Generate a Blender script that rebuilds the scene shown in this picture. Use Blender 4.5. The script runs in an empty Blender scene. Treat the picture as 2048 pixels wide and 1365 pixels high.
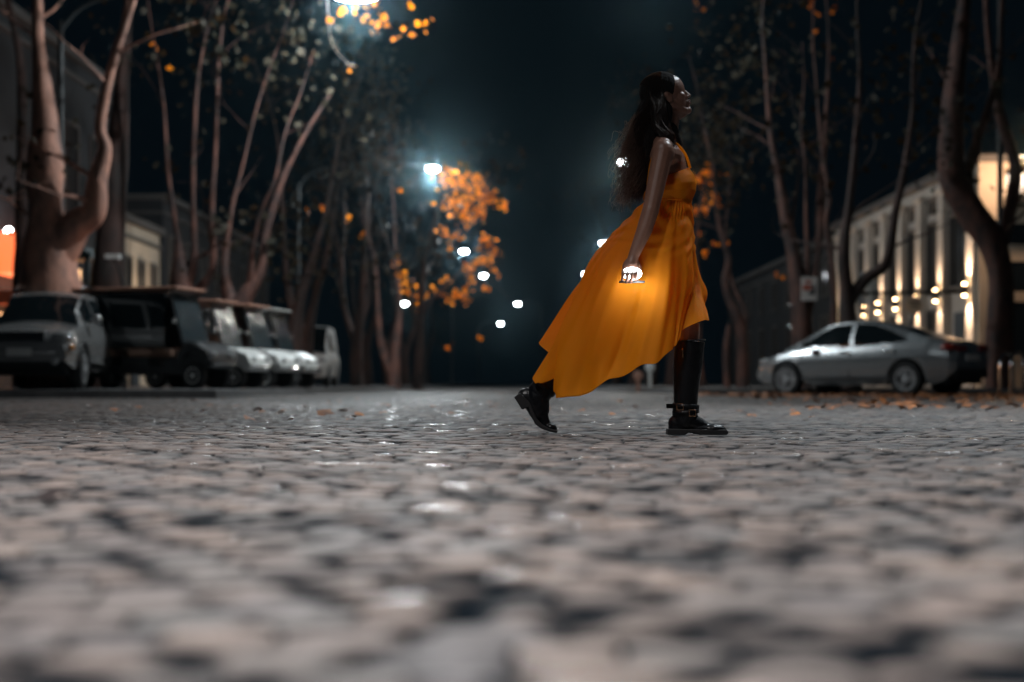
import bpy, bmesh, math, random
import numpy as np
from mathutils import Vector, Matrix, noise
random.seed(7); rng = np.random.default_rng(7)
R = math.radians
sc = bpy.context.scene
COL = sc.collection

# ------------------------------------------------------------------ camera
CAMH = 0.224; F = 2844.0; HX = 1024.0; HY = 768.0      # focal length and horizon in pixels of the photo
cd = bpy.data.cameras.new('camera'); cam = bpy.data.objects.new('camera', cd); COL.objects.link(cam)
cam.location = (0, 0, CAMH); cam.rotation_euler = (R(90), 0, 0)
cd.sensor_width = 36; cd.lens = 50; cd.shift_y = 85.5/2048
cd.clip_start = 0.05; cd.clip_end = 3000
cd.dof.use_dof = True; cd.dof.focus_distance = 6.25; cd.dof.aperture_fstop = 1.6
sc.camera = cam
# ------------------------------------------------------------------ world, exposure
w = bpy.data.worlds.new('World'); sc.world = w; w.use_nodes = True
wn = w.node_tree.nodes; wl = w.node_tree.links
bg = wn['Background']
sky = wn.new('ShaderNodeTexSky'); sky.sky_type = 'NISHITA'; sky.sun_disc = False
sky.sun_elevation = R(-10); sky.sun_rotation = R(200)
mx = wn.new('ShaderNodeMix'); mx.data_type = 'RGBA'; mx.blend_type = 'ADD'; mx.inputs[0].default_value = 1
wl.new(sky.outputs[0], mx.inputs[6]); mx.inputs[7].default_value = (0.011, 0.027, 0.043, 1)
wl.new(mx.outputs[2], bg.inputs[0]); bg.inputs[1].default_value = 0.07
sc.view_settings.view_transform = 'Standard'; sc.view_settings.look = 'None'
sc.view_settings.exposure = 0.3; sc.view_settings.gamma = 1
sc.cycles.volume_bounces = 0
sc.cycles.volume_step_rate = 5

def P(px, py, d):
    return Vector(((px-HX)/F*d, d, CAMH-(py-HY)/F*d))

# ------------------------------------------------------------------ helpers
def tag(o, label=None, cat=None, group=None, kind=None):
    if label: o['label'] = label
    if cat: o['category'] = cat
    if group: o['group'] = group
    if kind: o['kind'] = kind
    return o
def empty(name, loc=(0,0,0), rz=0, label=None, cat=None, group=None):
    o = bpy.data.objects.new(name, None); COL.objects.link(o)
    o.location = loc; o.rotation_euler = (0,0,rz); o.empty_display_size = 0.2
    return tag(o, label, cat, group)
def copy_tree(o, parent=None):
    c = o.copy(); COL.objects.link(c); c.parent = parent
    for ch in list(o.children): copy_tree(ch, c)
    return c
class MB:
    def __init__(s): s.v = []; s.f = []
    def add(s, vs, fs):
        n = len(s.v); s.v += [tuple(v) for v in vs]; s.f += [tuple(i+n for i in f) for f in fs]; return s
    def box(s, c, d, rz=0, M=None):
        cx,cy,cz = c; dx,dy,dz = [x/2 for x in d]
        vs = [(x*dx,y*dy,z*dz) for x in (-1,1) for y in (-1,1) for z in (-1,1)]
        ca,sa = math.cos(rz), math.sin(rz)
        vs = [(cx+x*ca-y*sa, cy+x*sa+y*ca, cz+z) for x,y,z in vs]
        if M is not None: vs = [tuple(M@Vector(v)) for v in vs]
        return s.add(vs, [(0,1,3,2),(4,6,7,5),(0,4,5,1),(2,3,7,6),(0,2,6,4),(1,5,7,3)])
    def tube(s, pts, rad, n=8, cap=True, wob=0, sub=0):
        pts = [Vector(p) for p in pts]
        if not hasattr(rad, '__len__'): rad = [rad]*len(pts)
        if sub: pts, rad = catmull(pts, rad, sub)
        t0 = (pts[1]-pts[0]).normalized()
        up = Vector((0,0,1)) if abs(t0.z) < .9 else Vector((1,0,0))
        a = t0.cross(up).normalized(); vs = []; fs = []
        for i,p in enumerate(pts):
            t = (pts[min(i+1,len(pts)-1)]-pts[max(i-1,0)]).normalized()
            a = (a - t*a.dot(t)).normalized(); b = t.cross(a)
            for k in range(n):
                th = 2*math.pi*k/n; r = rad[i]
                if wob:
                    q = p*1.3+Vector((math.cos(th),math.sin(th),0))
                    r *= 1+wob*noise.noise(q)
                vs.append(p+(a*math.cos(th)+b*math.sin(th))*r)
        for i in range(len(pts)-1):
            for k in range(n):
                k2=(k+1)%n; fs.append((i*n+k, i*n+k2, (i+1)*n+k2, (i+1)*n+k))
        if cap: fs.append(tuple(range(n))[::-1]); fs.append(tuple((len(pts)-1)*n+k for k in range(n)))
        return s.add(vs, fs)
    def lathe(s, prof, n=24, M=None):        # prof (r, z) about z
        vs=[]; fs=[]
        for r,z in prof:
            for k in range(n):
                th=2*math.pi*k/n; vs.append((r*math.cos(th), r*math.sin(th), z))
        for i in range(len(prof)-1):
            for k in range(n):
                k2=(k+1)%n; fs.append((i*n+k,i*n+k2,(i+1)*n+k2,(i+1)*n+k))
        fs.append(tuple(range(n))[::-1]); fs.append(tuple((len(prof)-1)*n+k for k in range(n)))
        if M is not None: vs=[tuple(M@Vector(v)) for v in vs]
        return s.add(vs, fs)
    def prism(s, poly, y0, y1, M=None):      # poly in (x,z), extruded along y
        n=len(poly); vs=[(x,y0,z) for x,z in poly]+[(x,y1,z) for x,z in poly]
        fs=[(k,(k+1)%n,n+(k+1)%n,n+k) for k in range(n)]+[tuple(range(n))[::-1], tuple(range(n,2*n))]
        if M is not None: vs=[tuple(M@Vector(v)) for v in vs]
        return s.add(vs, fs)
    def ell(s, c, r, rot=None, nu=16, nv=10):
        vs=[]; fs=[]; c=Vector(c)
        for j in range(1,nv):
            ph=math.pi*j/nv
            for k in range(nu):
                th=2*math.pi*k/nu
                v=Vector((r[0]*math.sin(ph)*math.cos(th), r[1]*math.sin(ph)*math.sin(th), r[2]*math.cos(ph)))
                vs.append(v)
        vs.append(Vector((0,0,r[2]))); vs.append(Vector((0,0,-r[2])))
        for j in range(nv-2):
            for k in range(nu):
                k2=(k+1)%nu; fs.append((j*nu+k,(j+1)*nu+k,(j+1)*nu+k2,j*nu+k2))
        T=len(vs)-2
        for k in range(nu):
            k2=(k+1)%nu; fs.append((T,k,k2)); fs.append((T+1,(nv-2)*nu+k2,(nv-2)*nu+k))
        if rot is not None: vs=[rot@v for v in vs]
        return s.add([v+c for v in vs], fs)
    def cap(s, a, ra, b, rb, n=14):          # capsule with two radii
        a=Vector(a); b=Vector(b); t=(b-a).normalized(); pts=[]; rad=[]
        for k in range(5):
            ph=math.pi/2*(1-k/4); pts.append(a-t*ra*math.sin(ph)); rad.append(max(ra*math.cos(ph),1e-4))
        for k in range(5):
            ph=math.pi/2*k/4; pts.append(b+t*rb*math.sin(ph)); rad.append(max(rb*math.cos(ph),1e-4))
        return s.tube(pts, rad, n)
    def build(s, name, mat, parent=None, smooth=True, local=True):
        me=bpy.data.meshes.new(name); me.from_pydata(s.v, [], s.f); me.update()
        if smooth: me.polygons.foreach_set('use_smooth', [True]*len(me.polygons))
        o=bpy.data.objects.new(name, me); COL.objects.link(o)
        for m in (mat if isinstance(mat,(list,tuple)) else [mat]): me.materials.append(m)
        if parent: o.parent=parent
        if smooth:
            try: me.set_sharp_from_angle(angle=R(42))
            except Exception: pass
        return o
    def shift(s, off):
        s.v=[(x-off[0],y-off[1],z-off[2]) for x,y,z in s.v]; return s
def catmull(pts, rad, sub):
    P_=[pts[0]]+list(pts)+[pts[-1]]; R_=[rad[0]]+list(rad)+[rad[-1]]; op=[]; orr=[]
    for i in range(1,len(P_)-2):
        for k in range(sub):
            t=k/sub
            def c(a,b,c_,d): return 0.5*((2*b)+(c_-a)*t+(2*a-5*b+4*c_-d)*t*t+(3*b-a-3*c_+d)*t**3)
            op.append(c(P_[i-1],P_[i],P_[i+1],P_[i+2])); orr.append(max(c(R_[i-1],R_[i],R_[i+1],R_[i+2]),1e-4))
    op.append(pts[-1]); orr.append(rad[-1]); return op, orr
def remeshed(mb, name, mat, voxel, smooth=3, parent=None):
    me=bpy.data.meshes.new('raw'); me.from_pydata(mb.v,[],mb.f); me.update()
    o=bpy.data.objects.new('raw',me); COL.objects.link(o)
    m=o.modifiers.new('r','REMESH'); m.mode='VOXEL'; m.voxel_size=voxel
    if smooth:
        s=o.modifiers.new('s','SMOOTH'); s.factor=.5; s.iterations=smooth
    dg=bpy.context.evaluated_depsgraph_get(); dg.update()
    nm=bpy.data.meshes.new_from_object(o.evaluated_get(dg)); nm.name=name
    bpy.data.objects.remove(o); bpy.data.meshes.remove(me)
    nm.polygons.foreach_set('use_smooth',[True]*len(nm.polygons))
    nm.materials.clear(); nm.materials.append(mat)
    q=bpy.data.objects.new(name,nm); COL.objects.link(q)
    if parent: q.parent=parent
    return q

# ------------------------------------------------------------------ materials
def mat(name, col=(.5,.5,.5), rough=.6, metal=0, spec=.5, coat=0, trans=0, noise_amt=0, nscale=8, col2=None, bump=0, bscale=30, emis=None, estr=0, stretch=None):
    m=bpy.data.materials.new(name); m.use_nodes=True; nt=m.node_tree; n=nt.nodes; l=nt.links
    b=n['Principled BSDF']; b.inputs['Base Color'].default_value=(*col,1); b.inputs['Roughness'].default_value=rough
    b.inputs['Metallic'].default_value=metal; b.inputs['Specular IOR Level'].default_value=spec
    b.inputs['Coat Weight'].default_value=coat; b.inputs['Coat Roughness'].default_value=.06
    b.inputs['Transmission Weight'].default_value=trans
    tc=n.new('ShaderNodeTexCoord'); src=tc.outputs['Object']
    if stretch:
        mp=n.new('ShaderNodeMapping'); mp.inputs['Scale'].default_value=stretch; l.new(src,mp.inputs[0]); src=mp.outputs[0]
    if col2 is not None:
        t=n.new('ShaderNodeTexNoise'); t.inputs['Scale'].default_value=nscale; t.inputs['Detail'].default_value=5; t.inputs['Roughness'].default_value=.6
        l.new(src,t.inputs['Vector'])
        r=n.new('ShaderNodeValToRGB'); r.color_ramp.elements[0].position=.38; r.color_ramp.elements[1].position=.62
        r.color_ramp.elements[0].color=(*col,1); r.color_ramp.elements[1].color=(*col2,1)
        l.new(t.outputs[0],r.inputs[0]); l.new(r.outputs[0],b.inputs['Base Color'])
    if bump:
        t2=n.new('ShaderNodeTexNoise'); t2.inputs['Scale'].default_value=bscale; t2.inputs['Detail'].default_value=4
        l.new(src,t2.inputs['Vector']); bp=n.new('ShaderNodeBump'); bp.inputs['Strength'].default_value=bump; bp.inputs['Distance'].default_value=.02
        l.new(t2.outputs[0],bp.inputs['Height']); l.new(bp.outputs[0],b.inputs['Normal'])
    if emis:
        b.inputs['Emission Color'].default_value=(*emis,1); b.inputs['Emission Strength'].default_value=estr
    return m
def cloth_mat(name, col, tl=.4, tcol=None, rough=.6, bump=.15, bscale=400, sheen=.3, col2=None):
    m=mat(name,col,rough,spec=.25,bump=bump,bscale=bscale,col2=col2,nscale=6); n=m.node_tree.nodes; l=m.node_tree.links
    b=n['Principled BSDF']; b.inputs['Sheen Weight'].default_value=sheen; b.inputs['Sheen Tint'].default_value=(*col,1)
    t=n.new('ShaderNodeBsdfTranslucent'); t.inputs[0].default_value=(*(tcol or col),1)
    x=n.new('ShaderNodeMixShader'); x.inputs[0].default_value=tl
    l.new(b.outputs[0],x.inputs[1]); l.new(t.outputs[0],x.inputs[2]); l.new(x.outputs[0],n['Material Output'].inputs[0])
    return m
M = dict(
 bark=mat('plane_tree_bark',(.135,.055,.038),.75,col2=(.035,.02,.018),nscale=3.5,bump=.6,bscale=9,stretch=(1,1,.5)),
 pale_bark=mat('lit_plane_bark',(.52,.25,.175),.75,col2=(.24,.13,.10),nscale=3.5,bump=.6,bscale=9,stretch=(1,1,.5)),  # brightened bark: strong lamplight put into the tree's colour
 bark_far=mat('shaded_plane_bark',(.075,.036,.028),.8,col2=(.025,.018,.016),nscale=3,bump=.6,bscale=8,stretch=(1,1,.4)),  # darkened bark: shade put into the colour of the unlit trees
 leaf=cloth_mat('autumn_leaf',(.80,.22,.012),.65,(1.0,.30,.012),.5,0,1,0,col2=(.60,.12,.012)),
 leaf_unlit=cloth_mat('unlit_leaf',(.03,.020,.010),.25,(.05,.025,.008),.7,0,1,0,col2=(.016,.017,.010)),  # crown leaves coloured near black to stand for unlit foliage
 litter=mat('dry_leaf',(.50,.17,.04),.6,col2=(.16,.06,.025),nscale=5),
 silver=mat('silver_paint',(.50,.52,.53),.25,.75,coat=.8),
 greycar=mat('grey_silver_paint',(.46,.455,.45),.27,.6,coat=.8),
 black=mat('black_plastic',(.012,.013,.015),.45),
 rubber=mat('tyre_rubber',(.015,.015,.016),.75),
 rim=mat('rim_metal',(.62,.62,.63),.4,.25,coat=.5),
 glass=mat('dark_glass',(.008,.012,.014),.05,spec=.8),
 clear=mat('windscreen',(.03,.04,.045),.06,spec=.9,bump=.8,bscale=7),
 headl=mat('headlamp_glass',(.5,.5,.5),.08,.3,coat=1),
 tail=mat('tail_lamp_glass',(.25,.015,.01),.1,coat=1),
 amber=mat('indicator_glass',(.7,.25,.03),.15,coat=1),
 chrome=mat('chrome',(.7,.7,.7),.15,1),
 white=mat('white_paint',(.65,.65,.63),.35,coat=.4),
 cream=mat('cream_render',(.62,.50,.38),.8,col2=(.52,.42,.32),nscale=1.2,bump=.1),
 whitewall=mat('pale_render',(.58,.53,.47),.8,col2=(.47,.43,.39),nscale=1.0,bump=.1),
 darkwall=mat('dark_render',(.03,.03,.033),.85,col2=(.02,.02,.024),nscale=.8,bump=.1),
 trim=mat('stone_trim',(.10,.09,.085),.8),
 pane=mat('window_pane',(.01,.014,.018),.08,spec=.8),
 door=mat('painted_door',(.035,.045,.055),.5),
 red=mat('red_awning',(.6,.12,.05),.7),
 teal=mat('teal_metal',(.03,.09,.11),.45,.2),
 lamppaint=mat('dark_lamp_paint',(.018,.022,.024),.6),
 pole=mat('grey_metal',(.20,.21,.22),.45,.6),
 beige=mat('beige_vinyl',(.30,.17,.12),.55),
 terr=mat('terracotta_canopy',(.40,.20,.14),.55),
 skin=mat('skin',(.26,.135,.095),.42,spec=.5,col2=(.22,.11,.075),nscale=15),
 lip=mat('lips',(.30,.07,.06),.35),
 eye=mat('eye_white',(.16,.15,.145),.5), iris=mat('iris',(.02,.012,.01),.1),
 leather=mat('black_leather',(.004,.0045,.006),.33,spec=.32,bump=.3,bscale=35,coat=0),
 sole=mat('boot_sole',(.006,.006,.007),.6),
 brass=mat('brass',(.6,.35,.2),.25,1),
 dress=cloth_mat('orange_dress',(.95,.41,.012),.66,(1.0,.50,.012),.55,.25,500,.25),
 hairbase=mat('hair_mass',(.012,.008,.007),.85,spec=.1,bump=.6,bscale=60,stretch=(1,1,.15)),
 hair=mat('dark_hair',(.030,.018,.013),.32,spec=.7),
 kerb=mat('kerb_stone',(.20,.20,.20),.7,col2=(.14,.14,.145),nscale=4,bump=.3),
 paving=mat('pavement_slab',(.12,.12,.12),.75,col2=(.08,.08,.085),nscale=3,bump=.3),
 earth=mat('ground_earth',(.06,.06,.06),.85,col2=(.04,.04,.042),nscale=1),
)
M['skin'].node_tree.nodes['Principled BSDF'].inputs['Subsurface Weight'].default_value=.0
hm=M['hair'].node_tree; t=hm.nodes.new('ShaderNodeBsdfTranslucent'); t.inputs[0].default_value=(.28,.12,.06,1)
x_=hm.nodes.new('ShaderNodeMixShader'); x_.inputs[0].default_value=.45
hm.links.new(hm.nodes['Principled BSDF'].outputs[0],x_.inputs[1]); hm.links.new(t.outputs[0],x_.inputs[2]); hm.links.new(x_.outputs[0],hm.nodes['Material Output'].inputs[0])
M['lit_wisp']=cloth_mat('backlit_hair',(.15,.10,.08),.55,(.60,.42,.32),.35,0,1,0)  # hair colour lightened to imitate backlight on the wisps
def emit(name,col,s): return mat(name,(.8,.8,.8),.5,emis=col,estr=s)
M['lamp']=emit('lamp_lens',(.90,.97,1.0),55); M['lampw']=emit('warm_bulb',(1,.62,.30),40)
M['torch']=emit('torch_lens',(.92,.97,1.0),14); M['shop']=emit('lit_shop_panel',(1,.16,.03),1.3)
M['shopw']=emit('lit_shop_window',(1,.55,.25),1.6); M['tubel']=emit('lit_tube',(1,.75,.55),6)
def point(name, loc, power, col, rad=.15, parent=None):
    l=bpy.data.lights.new(name,'POINT'); l.energy=power; l.color=col; l.shadow_soft_size=rad
    o=bpy.data.objects.new(name,l); COL.objects.link(o); o.location=loc
    if parent: o.parent=parent
    return o

# ------------------------------------------------------------------ ground: cobbles as a relief mesh
CELLX=.112; CELLY=.094
def hash2(i,j,k):
    h=(i*374761393 + j*668265263 + k*974634777) & 0xffffffff
    h=((h^(h>>13))*1274126177) & 0xffffffff
    h=(h^(h>>16)) & 0xffffff
    return h/float(0xffffff)
def cobbles(X,Y):
    # rows of setts with wandering rows and uneven lengths
    Yw=Y+.035*np.sin(X*1.7+.6*np.sin(Y*.9))+.02*np.sin(X*5.1+Y*2.3)
    Xw=X+.03*np.sin(Y*2.1+X*.7)
    j0=np.floor(Yw/CELLY).astype(np.int64)
    f1=np.full(X.shape,9.); f2=np.full(X.shape,9.); f3=np.full(X.shape,9.); cid=np.zeros(X.shape)
    for dj in (-1,0,1):
        j=j0+dj; off=(j%2)*.5+ (hash2(j,j*3,5)-.5)*.4
        i0=np.floor(Xw/CELLX-off).astype(np.int64)
        for di in (-1,0,1):
            i=i0+di
            sx=(i+.5+off+(hash2(i,j,1)-.5)*.62)*CELLX
            sy=(j+.5+(hash2(i,j,2)-.5)*.42)*CELLY
            ax=np.abs(Xw-sx)/CELLX; ay=np.abs(Yw-sy)/CELLY
            d=(ax**2.6+ay**2.6)**(1/2.6) + (hash2(i,j,4)-.5)*.10
            c=hash2(i,j,3)
            up=d<f1
            f3=np.where(up,f2,np.where(d<f2,f2,np.minimum(f3,d)))
            f2=np.where(up,f1,np.minimum(f2,d)); cid=np.where(up,c,cid); f1=np.where(up,d,f1)
    big=.5+.25*np.sin(X*7.3+2*np.sin(Y*5.1))+.25*np.sin(Y*9.7+X*4.3+1.5*np.sin(X*6.1))
    e=np.minimum((f2-f1)*(1.35+1.8*(1-big)),(f3-f1)*(.42-.22*big))
    top=np.clip(e/.24,0,1); top=1-(1-top)**2.4
    tilt=(cid-.5)
    h=top*.030 + tilt*.006*top
    h+= .007*np.sin(X*1.3+1)*np.sin(Y*.8+.4)+ .003*np.sin(X*3.1+Y*1.1)
    gap=1-np.clip((e-.10)/.10,0,1)
    return h-.032, cid, gap
def fan():
    ys=[.35]; 
    while ys[-1]<62: ys.append(ys[-1]+ (.0085+.0006*ys[-1] if ys[-1]<13 else .017+.0042*(ys[-1]-13)))
    ys=np.array(ys); nc=760
    u=np.linspace(-1,1,nc)
    X=u[None,:]*(0.50*ys+.55)[:,None]; Y=np.repeat(ys[:,None],nc,1)
    h,cid,gap=cobbles(X,Y)
    fade=np.clip((40-Y)/25,0.25,1); h=h*fade-(1-fade)*.004
    nr=len(ys)
    co=np.stack([X,Y,h],-1).reshape(-1,3).astype(np.float32)
    idx=np.arange(nr*nc).reshape(nr,nc)
    q=np.stack([idx[:-1,:-1],idx[:-1,1:],idx[1:,1:],idx[1:,:-1]],-1).reshape(-1,4).astype(np.int32)
    me=bpy.data.meshes.new('road'); me.vertices.add(len(co)); me.vertices.foreach_set('co',co.ravel())
    me.loops.add(q.size); me.loops.foreach_set('vertex_index',q.ravel())
    me.polygons.add(len(q)); me.polygons.foreach_set('loop_start',np.arange(0,q.size,4,dtype=np.int32))
    me.polygons.foreach_set('loop_total',np.full(len(q),4,dtype=np.int32))
    me.polygons.foreach_set('use_smooth',np.ones(len(q),dtype=bool)); me.update(calc_edges=True)
    a=me.attributes.new('cell','FLOAT','POINT'); a.data.foreach_set('value',cid.ravel().astype(np.float32))
    g=me.attributes.new('joint','FLOAT','POINT'); g.data.foreach_set('value',gap.ravel().astype(np.float32))
    o=bpy.data.objects.new('road',me); COL.objects.link(o); tag(o,kind='structure')
    print('road quads',len(q))
    m=bpy.data.materials.new('cobble_stone'); m.use_nodes=True; nt=m.node_tree; n=nt.nodes; l=nt.links; b=n['Principled BSDF']
    ac=n.new('ShaderNodeAttribute'); ac.attribute_name='cell'; ag=n.new('ShaderNodeAttribute'); ag.attribute_name='joint'
    r=n.new('ShaderNodeValToRGB'); els=r.color_ramp.elements
    els[0].position=0; els[0].color=(0.131,0.128,0.132,1); els[1].position=1; els[1].color=(0.261,0.220,0.197,1)
    for p,c in ((.3,(0.187,0.157,0.144,1)),(.55,(0.156,0.154,0.152,1)),(.8,(0.218,0.178,0.160,1))):
        e=els.new(p); e.color=c
    l.new(ac.outputs['Fac'],r.inputs[0])
    tc=n.new('ShaderNodeTexCoord'); t=n.new('ShaderNodeTexNoise'); t.inputs['Scale'].default_value=28; t.inputs['Detail'].default_value=6; t.inputs['Roughness'].default_value=.65
    l.new(tc.outputs['Object'],t.inputs['Vector'])
    mr=n.new('ShaderNodeMapRange'); mr.inputs['To Min'].default_value=.6; mr.inputs['To Max'].default_value=1.35; l.new(t.outputs[0],mr.inputs[0])
    m1=n.new('ShaderNodeMix'); m1.data_type='RGBA'; m1.blend_type='MULTIPLY'; m1.inputs[0].default_value=1
    l.new(r.outputs[0],m1.inputs[6]); l.new(mr.outputs[0],m1.inputs[7])
    m2=n.new('ShaderNodeMix'); m2.data_type='RGBA'; l.new(ag.outputs['Fac'],m2.inputs[0]); l.new(m1.outputs[2],m2.inputs[6]); m2.inputs[7].default_value=(.006,.009,.012,1)
    l.new(m2.outputs[2],b.inputs['Base Color'])
    mr2=n.new('ShaderNodeMapRange'); mr2.inputs['To Min'].default_value=.36; mr2.inputs['To Max'].default_value=.72; l.new(t.outputs[0],mr2.inputs[0]); 
    l.new(mr2.outputs[0],b.inputs['Roughness']); sj=n.new('ShaderNodeMapRange'); sj.inputs['To Min'].default_value=.22; sj.inputs['To Max'].default_value=0; l.new(ag.outputs['Fac'],sj.inputs[0]); l.new(sj.outputs[0],b.inputs['Specular IOR Level'])
    bp=n.new('ShaderNodeBump'); bp.inputs['Strength'].default_value=.5; bp.inputs['Distance'].default_value=.006
    wet=n.new('ShaderNodeMapRange'); wet.inputs['From Min'].default_value=.93; wet.inputs['From Max'].default_value=.96; wet.inputs['To Min'].default_value=1; wet.inputs['To Max'].default_value=.35
    l.new(ac.outputs['Fac'],wet.inputs[0]); mw=n.new('ShaderNodeMath'); mw.operation='MULTIPLY'; l.new(mr2.outputs[0],mw.inputs[0]); l.new(wet.outputs[0],mw.inputs[1]); l.new(mw.outputs[0],b.inputs['Roughness'])
    t3=n.new('ShaderNodeTexNoise'); t3.inputs['Scale'].default_value=70; t3.inputs['Detail'].default_value=5; l.new(tc.outputs['Object'],t3.inputs['Vector'])
    l.new(t3.outputs[0],bp.inputs['Height']); l.new(bp.outputs[0],b.inputs['Normal'])
    me.materials.append(m)
fan()
g=MB().box((0,400,-.56),(1400,1600,1)); tag(g.build('ground',M['earth'],smooth=False),kind='structure')
def pavement(x0,x1,y0,y1,z,name='pavement'):
    k=MB(); sx=1 if x0>0 else -1
    inner = x0 if x0>0 else x1
    k.box(((x0+x1)/2,y0+.09,z/2-.06),(abs(x1-x0),.18,z+.12))
    k.box((inner+sx*.09,(y0+y1)/2+.09,z/2-.06),(.18,y1-y0-.18,z+.12))
    tag(k.build('kerb',M['kerb'],smooth=False),kind='structure')
    a=(min(x0,x1)+(.18 if x0>0 else 0)); b=(max(x0,x1)-(0 if x0>0 else .18))
    s=MB().box(((a+b)/2,(y0+.18+y1)/2,z/2-.062),(b-a,y1-y0-.18,z+.12))
    tag(s.build(name,M['paving'],smooth=False),kind='structure')
pavement(-60,-4.7,22.6,150,.125)
pavement(3.6,60,29.6,150,.125)

# ------------------------------------------------------------------ street lamps
LAMPS=[ # px, py, d(m), power, side, colour, label
 (712,-8,28.9,1000,-1,(.86,.96,1),'street lamp with a very bright head just above the frame at upper left'),
 (865,338,52,900,-1,(.86,.96,1),'bright street lamp beside the orange leaves, highest of the left row'),
 (928,503,84,500,-1,(.86,.96,1),'street lamp shining among the orange leaves, second of the left row'),
 (967,552,104,160,-1,(1,.92,.84),'small street lamp at the low edge of the orange leaves'),
 (1001,648,150,110,-1,(.8,1,1),'distant street lamp, lowest light above the dark end of the avenue'),
 (1250,325,50,700,1,(1,.93,.85),'street lamp shining through the woman\'s hair'),
 (1208,487,79,400,1,(.86,.96,1),'bright street lamp left of the dress at waist height'),
 (1172,549,101,160,1,(.9,.97,1),'small street lamp at the trailing left edge of the dress'),
 (1035,608,140,110,1,(.95,.97,1),'distant street lamp right of the avenue end, above the lowest light'),
 (809,608,96,60,-1,(1,.85,.7),'small low lamp over the pale tree trunks left of the avenue'),
]
LPX=[(l[0],l[1],l[2]) for l in LAMPS]
def lamp(px,py,d,power,side,col,label,group='street lamps along the avenue',spot=0,big=1.0,off=2.3):
    p=P(px,py,d); kx = p.x+side*off
    if px==809: kx=p.x-.5
    e=empty('street_lamp',(kx,d,.12),0,label,'street lamp',group)
    H=p.z-.12; dx=p.x-kx
    m=MB(); m.tube([(0,0,0),(0,0,.5),(0,0,H-.5)],[.11,.08,.055],10); m.build('pole',M['lamppaint'],e)
    m=MB(); m.tube([(0,0,H-.7),(dx*.12,0,H-.1),(dx*.5,0,H+.22),(dx*.9,0,H+.16)],[.045,.04,.035,.035],8,sub=5); m.build('arm',M['lamppaint'],e)
    m=MB(); m.ell((dx,0,H+.12),(.30,.17,.10)); m.build('lamp_head',M['lamppaint'],e)
    mt=M['lamp'] if col[2]>.9 else M['lamp']
    m=MB(); m.ell((dx,0,H),(.22*big,.15*big,.09)); m.build('lamp_lens',mt,e)
    if spot:
        l=bpy.data.lights.new('lamp_light','SPOT'); l.energy=power; l.color=col; l.spot_size=R(spot); l.spot_blend=1; l.shadow_soft_size=.15
        o=bpy.data.objects.new('lamp_light',l); COL.objects.link(o); o.parent=e; o.location=(dx,0,H-.22)
    else:
        point('lamp_glow',(dx,0,H-.22),power*(1.3 if px==865 else 1.0 if px==712 else .5),col,.12,e)
        l=bpy.data.lights.new('lamp_light','SPOT'); l.energy=power*(.45 if px==712 else .6); l.color=col; l.spot_size=R(124 if px!=865 else 150); l.spot_blend=.8; l.shadow_soft_size=.12
        o=bpy.data.objects.new('lamp_light',l); COL.objects.link(o); o.parent=e; o.location=(dx,0,H-.22)
    return e
for i_,a in enumerate(LAMPS): lamp(*a,big=2.1 if i_==0 else 1,off=6.0 if i_==0 else 4.9 if i_==1 else 2.3)
# unseen lamps added to light cobbles, woman and cars; the last continues the row
lamp(HX-2.6*F/.6, HY-7.8*F/.6, .6, 5300,-1,(.99,.95,.94),'added unseen street lamp lighting the near cobbles, beyond the top of the picture on the left',spot=98)
lamp(HX+4.6*F/9.4, HY-7.8*F/9.4, 9.4, 2500,1,(.84,.94,1),'added unseen street lamp lighting the woman and her dress, beyond the top of the picture',spot=104)
lamp(HX-2.4*F/14.2, HY-7.8*F/14.2, 14.2, 650,-1,(.97,.95,.95),'added unseen street lamp backlighting the walking woman, above the picture',spot=122,off=8)
lamp(HX+4.4*F/17.5, HY-7.8*F/17.5, 17.5, 330,1,(.84,.94,1),'added unseen street lamp lighting the silver car, above the picture',spot=150,off=3.5)
lamp(1300,-70,32.5,480,1,(.80,.95,1),'right row street lamp just above the picture, over the silver car',off=8.0)
# ------------------------------------------------------------------ trees
def leafmesh(mb, c, n, spread, size, rej=True):
    for _ in range(n):
        p=Vector(c)+Vector(rng.normal(0,1,3))*spread
        if rej:
            bad=False
            px=HX+F*p.x/p.y; py=HY-F*(p.z-CAMH)/p.y
            for lx,ly,ld in LPX:
                if p.y<ld and (px-lx)**2+(py-ly)**2 < 20**2: bad=True; break
            if p.y<7 : bad=True
            if bad: continue
        leaf(mb,p,size*(.7+.6*random.random()))
def leaf(mb,p,s,flat=False):
    a=Vector(rng.normal(0,1,3)).normalized() if not flat else Vector((math.cos(random.random()*6.28),math.sin(random.random()*6.28),random.uniform(-.1,.25))).normalized()
    b=a.cross(Vector(rng.normal(0,1,3)).normalized()) if not flat else a.cross(Vector((random.uniform(-.4,.4),random.uniform(-.4,.4),1)).normalized())
    if b.length<.1: b=a.orthogonal()
    b=b.normalized(); n=a.cross(b)
    pr=[(0,-.5,0),(.32,-.25,.05),(.55,.05,.12),(.22,.15,.03),(.12,.55,.10),(-.18,.2,.02),(-.5,.1,.13),(-.32,-.25,.05)]
    vs=[p+a*(x*s)+b*(y*s)+n*(z*s) for x,y,z in pr]+[p]
    mb.add(vs,[(8,k,(k+1)%8) for k in range(8)])
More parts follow.
